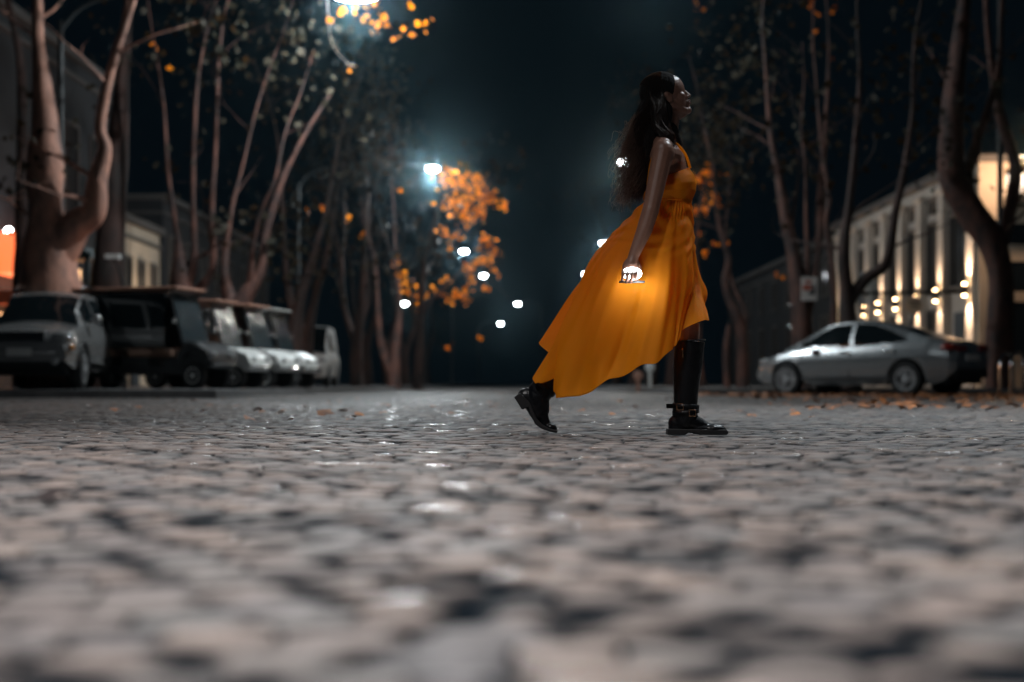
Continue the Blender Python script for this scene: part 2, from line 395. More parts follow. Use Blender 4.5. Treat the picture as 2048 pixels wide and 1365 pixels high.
def tree(label, d, limbs, crown_n=500, lf='leaf_unlit', clusters=None, bark='bark', ext=3.0, seed=0, extra=None, cn=24, group=None, spread=.55, base_z=.125, noext=()):
    random.seed(seed)
    base=P(limbs[0][0][0],limbs[0][0][1],d); base.z=base_z
    e=empty('plane_tree',base,0,label,'tree',group or 'plane trees lining the avenue')
    tr=MB(); tips=[]
    for li,L in enumerate(limbs):
        dy=0 if li==0 else random.uniform(-.4,.4)
        pts=[]; rad=[]
        for k,q in enumerate(L):
            f=k/(len(L)-1)
            pts.append(P(q[0],q[1],d+dy*f*1.5)); rad.append(q[2]/F*d*(.82 if q[2]<20 and len(limbs)>1 or q[2]<12 else .95))
        if li==0: pts[0].z=base_z-.1
        top=pts[-1]
        if ext and top.z>1.9 and li not in noext:
            dirv=(pts[-1]-pts[-2]).normalized(); dirv=(dirv+Vector((0,0,.35))).normalized()
            for k in range(3):
                dirv=(dirv+Vector((random.uniform(-.18,.18),random.uniform(-.18,.18),.05))).normalized()
                pts.append(pts[-1]+dirv*ext/3); rad.append(rad[-1]*.62)
        tr.tube(pts,rad,14,wob=.16,sub=7)
        ps,rs=catmull(pts,rad,3)
        for k in range(3,len(ps)):
            if ps[k].z>2.8 and random.random()<.22 and li not in noext:
                a=Vector((random.uniform(-1,1),random.uniform(-1,1),random.uniform(.1,1))).normalized()
                q=[ps[k]]; r0=min(rs[k]*.35,.05)
                for s in range(4):
                    a=(a+Vector((random.uniform(-.35,.35),random.uniform(-.35,.35),random.uniform(-.15,.2)))).normalized()
                    q.append(q[-1]+a*random.uniform(.3,.6))
                if all(max(abs((HX+F*v.x/v.y)-lx)/26,abs((HY-F*(v.z-CAMH)/v.y)-ly)/26)>1 for v in q for lx,ly,ld in LPX):
                    tr.tube(q,[r0,r0*.8,r0*.55,r0*.35,r0*.15],5)
                    tips+=[(q[-1]),(q[-2])]
                    for _t in range(2):
                        t0=random.choice(q[2:]); a2=Vector((random.uniform(-1,1),random.uniform(-1,1),random.uniform(-.3,.8))).normalized()
                        t1=t0+a2*random.uniform(.15,.3); t2=t1+(a2+Vector((random.uniform(-.5,.5),0,random.uniform(-.4,.4))))*random.uniform(.15,.3)
                        tr.tube([t0,t1,t2],[r0*.3,r0*.2,.003],4)
        if li not in noext: tips.append(pts[-1])
    tr.shift(base); tr.build('trunk',M[bark],e)
    cr=MB()
    if tips:
        for c in range(int(crown_n*(.12 if d<36 else .3))//cn):
            t=random.choice(tips)+Vector((random.uniform(-.6,.6),random.uniform(-.6,.6),random.uniform(-.3,.9)))
            if t.z<3.0: continue
            leafmesh(cr,t,cn,spread,.17)
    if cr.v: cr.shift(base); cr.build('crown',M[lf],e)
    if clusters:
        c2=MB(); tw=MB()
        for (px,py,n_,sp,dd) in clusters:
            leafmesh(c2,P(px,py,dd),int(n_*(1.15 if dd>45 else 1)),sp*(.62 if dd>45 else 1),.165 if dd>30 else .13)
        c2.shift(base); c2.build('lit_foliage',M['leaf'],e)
    return e
T=tree
cl3=[(735,18,6,.14,26.5),(742,45,7,.16,26.5),(765,52,4,.12,26.5),(830,50,5,.10,26.5),(775,30,3,.1,26.5),(820,8,3,.1,26.5),(860,40,2,.08,26.5),(700,128,3,.05,26.5),(656,46,2,.05,26.5),(310,92,2,.04,27),(338,138,1,.02,27),(680,25,2,.06,27),(790,70,2,.1,26.5)]
T('thick brightly lit plane tree forking low behind the grey off-road car',28.2,
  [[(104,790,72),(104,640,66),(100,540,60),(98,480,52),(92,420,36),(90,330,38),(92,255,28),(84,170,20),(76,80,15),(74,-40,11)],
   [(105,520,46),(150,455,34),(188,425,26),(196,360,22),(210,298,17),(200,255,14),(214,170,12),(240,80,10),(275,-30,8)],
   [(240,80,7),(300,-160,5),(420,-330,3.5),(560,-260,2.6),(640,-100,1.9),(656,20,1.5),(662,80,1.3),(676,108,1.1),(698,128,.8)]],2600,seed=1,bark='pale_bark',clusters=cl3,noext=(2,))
T('dark plane tree standing right behind the forked lit tree',33,
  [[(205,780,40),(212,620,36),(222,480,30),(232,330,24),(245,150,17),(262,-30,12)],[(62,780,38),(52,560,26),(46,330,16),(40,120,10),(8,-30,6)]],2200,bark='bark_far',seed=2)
T('many-stemmed plane tree above the long golf cart canopy',32,
  [[(372,780,34),(368,640,30),(362,560,24),(358,490,10),(346,410,6),(336,340,5),(328,220,4)],
   [(366,600,18),(388,520,9),(386,380,6),(392,200,5)],
   [(376,600,16),(424,540,9),(424,420,7),(432,280,5),(438,120,4)]],1600,seed=3)
T('plane tree with a bent pale limb above the golf carts',31,
  [[(476,780,30),(474,690,27),(478,620,22),(520,545,12),(530,480,9),(545,420,9),(572,345,7),(610,270,5),(660,190,4)],
   [(474,640,22),(450,560,12),(455,480,7),(468,400,5),(486,330,4),(510,230,3)],
   [(500,580,10),(506,500,6),(520,430,5),(550,360,4)]],1600,seed=4,noext=(0,))
T('dark slender plane tree right of the golf cart row',38,
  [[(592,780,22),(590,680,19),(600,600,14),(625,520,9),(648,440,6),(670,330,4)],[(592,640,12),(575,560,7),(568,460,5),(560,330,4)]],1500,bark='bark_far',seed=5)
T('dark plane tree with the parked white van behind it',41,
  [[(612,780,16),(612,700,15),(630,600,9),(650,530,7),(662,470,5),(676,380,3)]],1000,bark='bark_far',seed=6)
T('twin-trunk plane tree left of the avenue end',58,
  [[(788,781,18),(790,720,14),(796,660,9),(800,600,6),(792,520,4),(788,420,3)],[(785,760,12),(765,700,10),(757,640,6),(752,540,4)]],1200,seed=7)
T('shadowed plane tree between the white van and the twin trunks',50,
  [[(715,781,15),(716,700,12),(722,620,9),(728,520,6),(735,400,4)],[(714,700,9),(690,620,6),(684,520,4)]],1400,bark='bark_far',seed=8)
# the tree carrying the glowing orange leaves
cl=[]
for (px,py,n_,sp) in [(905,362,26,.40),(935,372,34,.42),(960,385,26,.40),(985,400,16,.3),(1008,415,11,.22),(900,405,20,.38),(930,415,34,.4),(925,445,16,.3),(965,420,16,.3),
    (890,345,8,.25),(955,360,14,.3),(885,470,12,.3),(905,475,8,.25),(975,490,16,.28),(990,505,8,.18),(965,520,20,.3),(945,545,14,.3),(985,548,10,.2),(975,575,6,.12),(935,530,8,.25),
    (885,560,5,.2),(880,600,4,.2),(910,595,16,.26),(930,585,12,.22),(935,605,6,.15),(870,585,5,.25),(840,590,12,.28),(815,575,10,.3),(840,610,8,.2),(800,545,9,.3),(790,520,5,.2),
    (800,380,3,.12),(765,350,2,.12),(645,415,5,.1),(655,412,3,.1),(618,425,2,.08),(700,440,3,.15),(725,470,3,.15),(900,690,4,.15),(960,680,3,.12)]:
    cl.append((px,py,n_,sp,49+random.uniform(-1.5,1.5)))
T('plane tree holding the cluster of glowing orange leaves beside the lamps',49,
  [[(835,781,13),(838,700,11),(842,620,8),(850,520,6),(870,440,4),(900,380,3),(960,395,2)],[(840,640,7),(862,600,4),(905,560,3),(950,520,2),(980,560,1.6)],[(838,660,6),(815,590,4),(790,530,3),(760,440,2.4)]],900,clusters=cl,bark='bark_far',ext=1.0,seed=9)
# right side
T('massive dark plane tree leaning left beside the cream corner building',31,
  [[(2000,800,30),(1998,680,27),(2002,560,28),(1985,490,30),(1940,420,30),(1905,360,28),(1903,250,24),(1912,150,20),(1925,40,17),(1935,-60,14)],
   [(1938,420,22),(1935,360,15),(1950,290,11),(1975,220,9),(1998,130,7),(2003,20,6)],
   [(2000,500,18),(2020,420,16),(2030,330,15),(2005,250,13),(1990,180,10),(1975,60,7),(1968,-60,6)]],3000,seed=10)
T('plane tree with a white poster on its trunk left of the sedan',34,
  [[(1606,782,24),(1606,690,22),(1600,600,20),(1588,520,17),(1570,430,13),(1556,350,9),(1540,260,6),(1530,120,4)],
   [(1608,640,14),(1614,520,7),(1612,430,5),(1610,330,4)],
   [(1612,650,12),(1634,520,8),(1640,430,10),(1646,330,7),(1655,180,5)]],2000,seed=11)
T('thin pale plane tree rising behind the sedan bonnet',33,
  [[(1664,782,11),(1666,680,9),(1668,600,8),(1664,530,7),(1652,450,6),(1658,400,6),(1650,340,5),(1640,260,4),(1632,160,3)]],1200,seed=12)
T('dark forked plane tree in front of the lit pilasters',30.2,
  [[(1700,786,26),(1698,690,24),(1694,600,18),(1688,500,14),(1700,400,10),(1712,280,8),(1720,150,6)],
   [(1694,610,17),(1730,560,14),(1772,525,12),(1790,430,10),(1808,340,8),(1824,230,6),(1830,80,5)]],2400,bark='bark_far',seed=13)
T('gnarled pink-barked plane tree right of the front boot',37,
  [[(1486,781,16),(1484,700,14),(1480,650,14),(1458,600,10),(1450,560,9),(1456,520,7),(1440,460,6),(1432,410,4),(1424,330,3)],
   [(1484,680,8),(1490,630,6),(1470,580,5),(1458,540,4)],[(1455,782,8),(1452,700,8),(1458,650,5)]],1400,seed=14)
cl2=[(px,py,n_,sp,46) for (px,py,n_,sp) in [(1395,355,10,.2),(1415,345,12,.25),(1410,375,10,.2),(1425,405,12,.2),(1410,425,10,.2),(1396,420,8,.15),(1432,350,5,.2),(1400,470,3,.1),(1430,490,3,.1),(1412,510,4,.1),(1455,485,3,.1),
   (1445,340,2,.2),(1500,330,2,.2),(1400,12,6,.2),(1620,10,5,.15),(1640,30,5,.2),(1672,15,2,.1),(1666,118,2,.08),(1628,60,3,.15),(1560,560,3,.3)]]
T('pale trunk standing directly behind the front boot',45,
  [[(1404,780,13),(1400,740,9),(1396,680,8),(1397,600,7),(1392,500,5),(1400,420,4),(1412,370,3)]],900,clusters=cl2,seed=15,ext=1.2)
# rows receding
k=0
for d in (66,76,88,100,116):
    for sgn in (-1,1):
        x=(-7.2 if sgn<0 else 7.6)+random.uniform(-.5,.5); k+=1
        px=HX+F*x/d
        s=70/d
        b=HY+(CAMH-.12)*F/d
        hgt=lambda z: HY-(z-CAMH)*F/d
        rr=F/d
        T(f'{"left" if sgn<0 else "right"} row plane tree far down the avenue, {["nearest","second","third","fourth","farthest"][(k-1)//2]} of its far row',d,
          [[(px,b,.42*rr),(px+4*sgn,hgt(1.5),.34*rr),(px,hgt(2.6),.26*rr),(px+.5*rr,hgt(4.4),.16*rr),(px+.3*rr,hgt(6.5),.10*rr),(px+.9*rr,hgt(9),.06*rr)],
           [(px,hgt(2.3),.22*rr),(px-.7*rr,hgt(4.0),.14*rr),(px-.9*rr,hgt(6.5),.09*rr),(px-1.5*rr,hgt(9),.05*rr)]],1100,bark='bark_far',seed=40+k,
          group='distant plane trees down the avenue')

# ------------------------------------------------------------------ buildings
def window(parent,x,y0,y1,z0,z1,side,lit=None,fm='trim'):
    # opening on a facade in the plane x; side=+1 faces +x (left block) ; -1 faces -x
    f=MB(); t=.10; o=side*.03
    f.box((x+o,(y0+y1)/2,z1+t/2),(.12,y1-y0+2*t,t)); f.box((x+o,(y0+y1)/2,z0-t/2),(.2,y1-y0+2*t,t))
    f.box((x+o,y0-t/2,(z0+z1)/2),(.12,t,z1-z0)); f.box((x+o,y1+t/2,(z0+z1)/2),(.12,t,z1-z0))
    f.box((x+o,(y0+y1)/2,(z0+z1)/2),(.06,.06,z1-z0)); 
    w_=f.build('window',M[fm],parent,smooth=False)
    p=MB().box((x+side*.012,(y0+y1)/2,(z0+z1)/2),(.02,y1-y0,z1-z0)); p.build('pane',M[lit or 'pane'],w_,smooth=False)
def block(name,label,x,y0,y1,h,side,wall,depth=10,cat='building'):
    e=empty(name,(0,0,0),0,label,cat)
    cx=x-side*depth/2
    MB().box((cx,(y0+y1)/2,h/2),(depth,y1-y0,h)).build('wall',M[wall],e,smooth=False)
    MB().box((cx+side*.12,(y0+y1)/2,h+.12),(depth+.25,y1-y0+.1,.25)).box((cx+side*.05,(y0+y1)/2,h-.5),(depth+.12,y1-y0+.06,.12)).build('cornice',M['trim'],e,smooth=False)
    return e
# left side
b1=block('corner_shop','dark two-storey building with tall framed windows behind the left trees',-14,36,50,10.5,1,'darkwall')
for y in (42.2,44.6,47.2): window(b1,-14,y,y+1.1,5.6,8.4,1)
for y in (42.4,45.2): window(b1,-14,y,y+1.2,1.2,3.3,1)
MB().box((-13.95,47.8,1.6),(.12,1.1,2.9)).build('door',M['door'],b1,smooth=False)
sh=empty('shop_front',(-14,39.4,0),0,'red lit shop front glowing at the far left edge','shop')
MB().box((.35,0,3.75),(.7,2.6,1.1)).build('awning',M['shop'],sh,smooth=False)
MB().box((.75,0,3.1),(.1,2.6,.12)).build('light_tube',M['tubel'],sh,smooth=False)
MB().box((.5,0,2.55),(.9,2.6,.35)).build('valance',M['red'],sh,smooth=False)
MB().box((.1,0,1.5),(.12,2.4,1.3)).build('shop_window',M['shopw'],sh,smooth=False)
f=MB()
for y in (-1.2,-.6,0,.6,1.2): f.box((.18,y,1.5),(.08,.07,1.4))
f.build('window_frame',M['black'],sh,smooth=False)
point('shop_light',(1.6,-.2,2.2),90,(1,.45,.2),.3,sh)
wl_=empty('wall_lamp',(-13.6,38.4,4.35),0,'small round white wall lamp above the red shop front','wall lamp')
MB().ell((0,0,0),(.09,.09,.09)).build('bulb',M['lamp'],wl_); MB().box((-.2,0,.05),(.4,.05,.05)).build('bracket',M['black'],wl_,smooth=False)
b2=block('cream_house','low cream house wall beyond the dark trunks on the left',-14,50.4,56.5,6.1,1,'cream')
for y in (51.3,53.2,55): window(b2,-14,y,y+.8,2.6,4.8,1)
MB().box((-13.95,52.6,1.2),(.1,1,2.2)).build('door',M['door'],b2,smooth=False)
point('house_light',(-13.2,53.6,3.4),60,(1,.75,.5),.1,b2)
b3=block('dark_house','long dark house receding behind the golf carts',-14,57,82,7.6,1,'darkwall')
for y in range(58,81,3): window(b3,-14,y,y+1.1,1.2,3.2,1); window(b3,-14,y,y+1.1,4.4,6.2,1)
# kiosk: teal booth with warm window
kx=P(150,560,34); ki=empty('kiosk',(kx.x,34,.125),0,'teal street kiosk with a small warm lit window behind the grey car','kiosk')
m=MB(); H=3.05
for sx in (-.42,.42):
    for sy in (-.4,.4): m.box((sx,sy,H/2),(.09,.09,H))
m.box((0,0,.5),(.8,.76,1.0)); m.build('frame',M['teal'],ki,smooth=False)
m=MB().box((0,0,H+.08),(1.05,1.0,.16)).box((0,0,H+.22),(.7,.66,.14)); m.build('roof',M['teal'],ki,smooth=False)
MB().box((.12,-.36,2.25),(.26,.03,1.1)).build('lit_window',M['shopw'],ki,smooth=False)
MB().box((-.22,-.36,1.9),(.28,.02,1.7)).build('window_pane',M['glass'],ki,smooth=False)
MB().box((.44,0,1.9),(.02,.6,1.7)).box((-.44,0,1.9),(.02,.6,1.7)).build('side_pane',M['glass'],ki,smooth=False)
# small bent lamp by the kiosk
bl=P(228,516,31); pl=empty('post_lamp',(P(250,600,31).x,31,.125),0,'small curved post lamp with a pale flat head above the golf cart canopy','post lamp')
dx=bl.x-pl.location.x
m=MB().tube([(0,0,0),(0,0,1.6),(-.02,0,2.1),(dx*.5,0,2.55),(dx,0,bl.z-.12)],[.05,.045,.04,.035,.03],8,sub=4); m.build('pole',M['black'],pl)
MB().box((dx-.02,0,bl.z-.1),(.30,.2,.10)).build('lamp_head',M['white'],pl,smooth=False)

# right side: long facade with lit pilasters
b4=block('pilaster_building','long pale building with lit pilasters receding behind the sedan',14,42.5,61.5,6.85,-1,'whitewall',12)
YS=[42.75,45.7,48.2,50.5,52.9,55.2,57.6,60.2]
for i,y in enumerate(YS):
    f=MB(); f.box((13.87,y,3.2),(.26,.62,6.4)).box((13.84,y,6.45),(.34,.74,.16)).box((13.84,y,.28),(.34,.74,.56))
    f.build('pilaster',M['whitewall'],b4,smooth=False)
for i in range(len(YS)-1):
    y0=YS[i]+.42; y1=YS[i+1]-.42
    window(b4,14,y0+.1,y1-.1,3.3,5.5,-1); 
    if i%2: window(b4,14,y0+.1,y1-.1,1.0,2.6,-1)
    else: MB().box((13.96,(y0+y1)/2,1.25),(.1,1.1,2.4)).build('door',M['door'],b4,smooth=False)
    m=MB(); 
    for q in range(5): m.box((13.97,y0+.15+(y1-y0-.3)*q/4,6.1),(.06,.12,.5))
    m.build('frieze_panel',M['trim'],b4,smooth=False)
names=['nearest the corner','second from the corner','third from the corner','fourth from the corner','fifth from the corner','sixth from the corner','seventh from the corner','farthest from the corner']
for i,y in enumerate(YS):
    e=empty('wall_sconce',(13.60,y,3.05),0,f'up and down wall sconce glowing on the pilaster {names[i]}','wall sconce','wall sconces on the pale building')
    m=MB().lathe([(.05,-.16),(.075,-.15),(.075,.15),(.05,.16)],12); m.build('housing',M['black'],e)
    MB().box((.09,0,0),(.14,.06,.06)).build('bracket',M['black'],e,smooth=False)
    MB().lathe([(.055,.162),(.055,.19)],12).build('upper_lens',M['lampw'],e); MB().lathe([(.055,-.19),(.055,-.162)],12).build('lower_lens',M['lampw'],e)
    for s in (-1,1):
        l=bpy.data.lights.new('sconce_light','SPOT'); l.energy=200 if i else 520; l.color=(1,.68,.44); l.spot_size=R(75); l.spot_blend=.9; l.shadow_soft_size=.05
        o=bpy.data.objects.new('sconce_light',l); COL.objects.link(o); o.parent=e; o.location=(0,0,s*.22); o.rotation_euler=(0 if s<0 else math.pi,0,0)
# corner building face toward the camera
b5=empty('corner_building',(0,0,0),0,'cream corner building face with a bright sign box at the right edge','building')
MB().box((21.1,42.33,3.4),(14.5,.30,6.8)).box((21.1,42.29,.3),(14.56,.36,.6)).build('wall',M['cream'],b5,smooth=False)
MB().box((21.1,42.30,6.9),(14.7,.6,.2)).build('parapet',M['trim'],b5,smooth=False)
MB().box((20.6,41.7,5.62),(12,1.0,.22)).build('canopy_beam',M['black'],b5,smooth=False)
for k_,x in enumerate((14.62,17.2)):
    f=MB(); x1=x+2.0
    f.box(((x+x1)/2,42.14,5.02),(2.1,.1,.1)).box(((x+x1)/2,42.14,1.0),(2.1,.1,.1)).box((x,42.14,3),(.1,.1,3.94)).box((x1,42.14,3),(.1,.1,3.94)).box(((x+x1)/2,42.14,4.1),(1.9,.08,.5)).box(((x+x1)/2,42.14,2.8),(1.9,.08,.3))
    w_=f.build('window',M['cream'],b5,smooth=False)
    MB().box(((x+x1)/2,42.16,3),(1.9,.03,3.94)).build('pane',M['pane'],w_,smooth=False)
sb=empty('sign_box',(14.87,42.0,6.1),0,'bright white sign box hanging high on the cream corner building','sign')
MB().box((.0,0,0),(.42,.25,.62)).build('panel',emit('sign_panel',(1,.85,.72),1.4),sb,smooth=False)
MB().box((0,.02,.36),(.5,.3,.07)).box((0,.14,0),(.1,.1,.5)).build('bracket',M['black'],sb,smooth=False)
MB().box((0,-.132,-.08),(.26,.014,.10)).build('dark_mark',M['teal'],sb,smooth=False)
fl=empty('floodlight',(14.6,40.6,6.75),0,'small warm floodlight on an arm over the cream corner building','floodlight')
MB().tube([(.2,1.6,.0),(.1,.8,.1),(0,.1,.05)],.025,6).build('arm',M['black'],fl); MB().box((0,0,0),(.3,.2,.1)).build('housing',M['black'],fl,smooth=False)
point('flood_lamp',(0,.0,-.2),230,(1,.66,.42),.12,fl)
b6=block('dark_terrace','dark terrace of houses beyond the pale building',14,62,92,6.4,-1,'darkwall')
for y in range(63,91,4): window(b6,14,y,y+1.2,1.3,3.2,-1); window(b6,14,y,y+1.2,4.2,5.6,-1)
# hanging round sign and long dark canopy rail in front of the building
rs=P(1826,610,38); e=empty('round_sign',(rs.x,38,.125),0,'round cream sign on a dark post in front of the pilasters','sign')
m=MB().tube([(0,0,0),(0,0,rs.z+.6)],.04,8); m.tube([(-1.6,0,rs.z+.18),(1.3,0,rs.z+.22)],.05,6); m.build('post',M['black'],e)
MB().lathe([(.22,-.02),(.23,0),(.22,.02)],24,Matrix.Translation((0,-.07,rs.z-.14))@Matrix.Rotation(R(90),4,'X')).build('sign_disc',mat('sign_cream',(.62,.42,.28),.6),e)
MB().box((0,-.105,rs.z-.05),(.3,.02,.04)).box((.02,-.105,rs.z-.16),(.2,.02,.03)).build('dark_mark',M['black'],e,smooth=False)
# flag banner
q=P(1722,590,38); e=empty('banner',(q.x,38,.125),0,'small white banner on a pole left of the round sign','banner')
MB().tube([(0,0,0),(0,0,q.z+.5)],.03,6).build('pole',M['pole'],e)
bm_=MB(); vs=[];fs=[]
for i in range(9):
    for j in range(7): vs.append((.02+i*.05+.02*math.sin(j),.04*math.sin(i*.9+j*.3),q.z-.45+j*.13+i*.02))
for i in range(8):
    for j in range(6): a=i*7+j; fs.append((a,a+1,a+8,a+7))
bm_.add(vs,fs).build('cloth',cloth_mat('banner_cloth',(.45,.45,.43),.3,bump=0),e)
# poster
pp=P(1618,578,33.1); e=empty('poster',(pp.x,33.1,pp.z),0,'white poster with a red picture block fixed to the plane tree','poster')
MB().box((0,0,0),(.37,.02,.55)).build('sheet',mat('poster_paper',(.62,.56,.52),.7),e,smooth=False)
MB().box((-.05,-.014,.03),(.2,.008,.12)).box((-.02,-.014,.17),(.14,.008,.06)).build('red_block',mat('poster_red',(.42,.10,.06),.7),e,smooth=False)
MB().box((.10,-.014,-.03),(.06,.008,.22)).box((.04,-.014,-.1),(.12,.008,.06)).build('dark_block',mat('poster_dark',(.05,.05,.055),.7),e,smooth=False)
# bike racks
for i,px in enumerate((2000,2022,2046)):
    q=P(px,780,28.6); e=empty('cycle_stand',(q.x,28.6,-.01),R(0),'curved steel cycle stand behind the sedan, '+['nearest the car','in the middle','nearest the frame edge'][i],'cycle stand','cycle stands at the right edge')
    pts=[(0,0,0),(0,0,.55)]+[(.22-.22*math.cos(a),.25*(1-math.cos(a)),.62+.24*math.sin(a)) for a in (0,.5,1,1.57,2.1,2.7)]+[(.44,.5,.5),(.44,.5,0)]
    MB().tube(pts,.03,8,sub=2).build('hoop',M['chrome'],e); MB().lathe([(.07,0),(.07,.015)],12).build('foot_plate',M['pole'],e)
# little round posts behind woman
for px,py,lab,mt in ((1300,735,'pale round-headed post between the dress hem and the front boot','white'),(1276,752,'short reddish round-headed post left of the pale post','terr')):
    q=P(px,py,40); e=empty('bollard',(q.x,40,.0),0,lab,'bollard')
    MB().tube([(0,0,0),(0,0,q.z)],.05,8).build('post',M[mt],e); MB().ell((0,0,q.z),(.14,.05,.14)).build('round_head',M[mt],e)
# leaf litter
lm=MB()
for _ in range(900):
    u=random.random(); x=random.uniform(3.5,12.5); y=random.gauss(24.6,1.8)
    if y<20 or y>29: continue
    leaf(lm,Vector((x,y,.015+random.random()*.04)),random.uniform(.08,.2),True)
for _ in range(230):
    y=random.uniform(12,22); leaf(lm,Vector((random.uniform(.20,.5)*y+.8*random.random(),y,.02+.03*random.random())),random.uniform(.09,.17),True)
for _ in range(90):
    y=random.uniform(8,22); x=random.uniform(-.3,.3)*y
    leaf(lm,Vector((x,y,.012)),random.uniform(.05,.1),True)
for px,py,s in ((230,822,.1),(650,830,.14),(700,838,.1),(1238,804,.09),(975,808,.07)):
    y=CAMH*F/(py-HY); leaf(lm,Vector(((px-HX)/F*y,y,.02)),s,True)
tag(lm.build('fallen_leaves',M['litter']),'dry fallen leaves scattered over the cobbles near the sedan','leaves',kind='stuff')

wlf=MB(); random.seed(3); y_=CAMH*F/(1000-HY)
for k_ in range(3): leaf(wlf,Vector((-.055+.05*k_,.02*k_,.006+.006*k_)),.085,True)
wlf.build('leaf_blade',mat('wet_leaf',(.012,.006,.006),.6),empty('fallen_leaf',((95-HX)/F*y_,y_,.0),0,'dark curled leaf lying alone on the near cobbles at the left','leaf'))
# ------------------------------------------------------------------ vehicles
def sstep(a,b,x): t=min(max((x-a)/(b-a),0),1); return t*t*(3-2*t)
def interp(tbl,x):
    xs=[a for a,_ in tbl]; return float(np.interp(x,xs,[b for _,b in tbl]))
def wheel(e,x,y,r,side,tw=.2,n=10,name='wheel'):
    # side -1: outer face toward -y
    Mx=Matrix.Translation((x,y,r))@Matrix.Rotation(R(90)*(1 if side<0 else -1),4,'X')
    w_=MB().lathe([(r*.62,-tw/2),(r*.9,-tw/2),(r*.98,-tw*.36),(r,-tw*.15),(r,tw*.15),(r*.98,tw*.36),(r*.9,tw/2),(r*.62,tw/2)],32,Mx).build('wheel',M['rubber'],e)
    rm=MB().lathe([(r*.64,tw*.3),(r*.66,tw*.52),(r*.60,tw*.50),(r*.58,tw*.32)],32,Mx)
    for k in range(n):
        a=2*math.pi*k/n; 
        c,s=math.cos(a),math.sin(a); cw=.085*r/.32
        p=[(c*.05-s*cw*.7,s*.05+c*cw*.7),(c*.05+s*cw*.7,s*.05-c*cw*.7),(c*r*.62+s*cw*.45,s*r*.62-c*cw*.45),(c*r*.62-s*cw*.45,s*r*.62+c*cw*.45)]
        vs=[Mx@Vector((a_,b_,z)) for z in (tw*.33,tw*.50) for a_,b_ in p]
        rm.add(vs,[(0,3,2,1),(4,5,6,7),(0,1,5,4),(1,2,6,5),(2,3,7,6),(3,0,4,7)])
    rm.lathe([(.06,tw*.3),(.06,tw*.53),(.03,tw*.55)],16,Mx)
    rm.build('rim',M['rim'],w_)
    MB().lathe([(r*.6,tw*.05),(r*.6,tw*.28)],24,Mx).build('brake_well',M['black'],w_)
    return w_
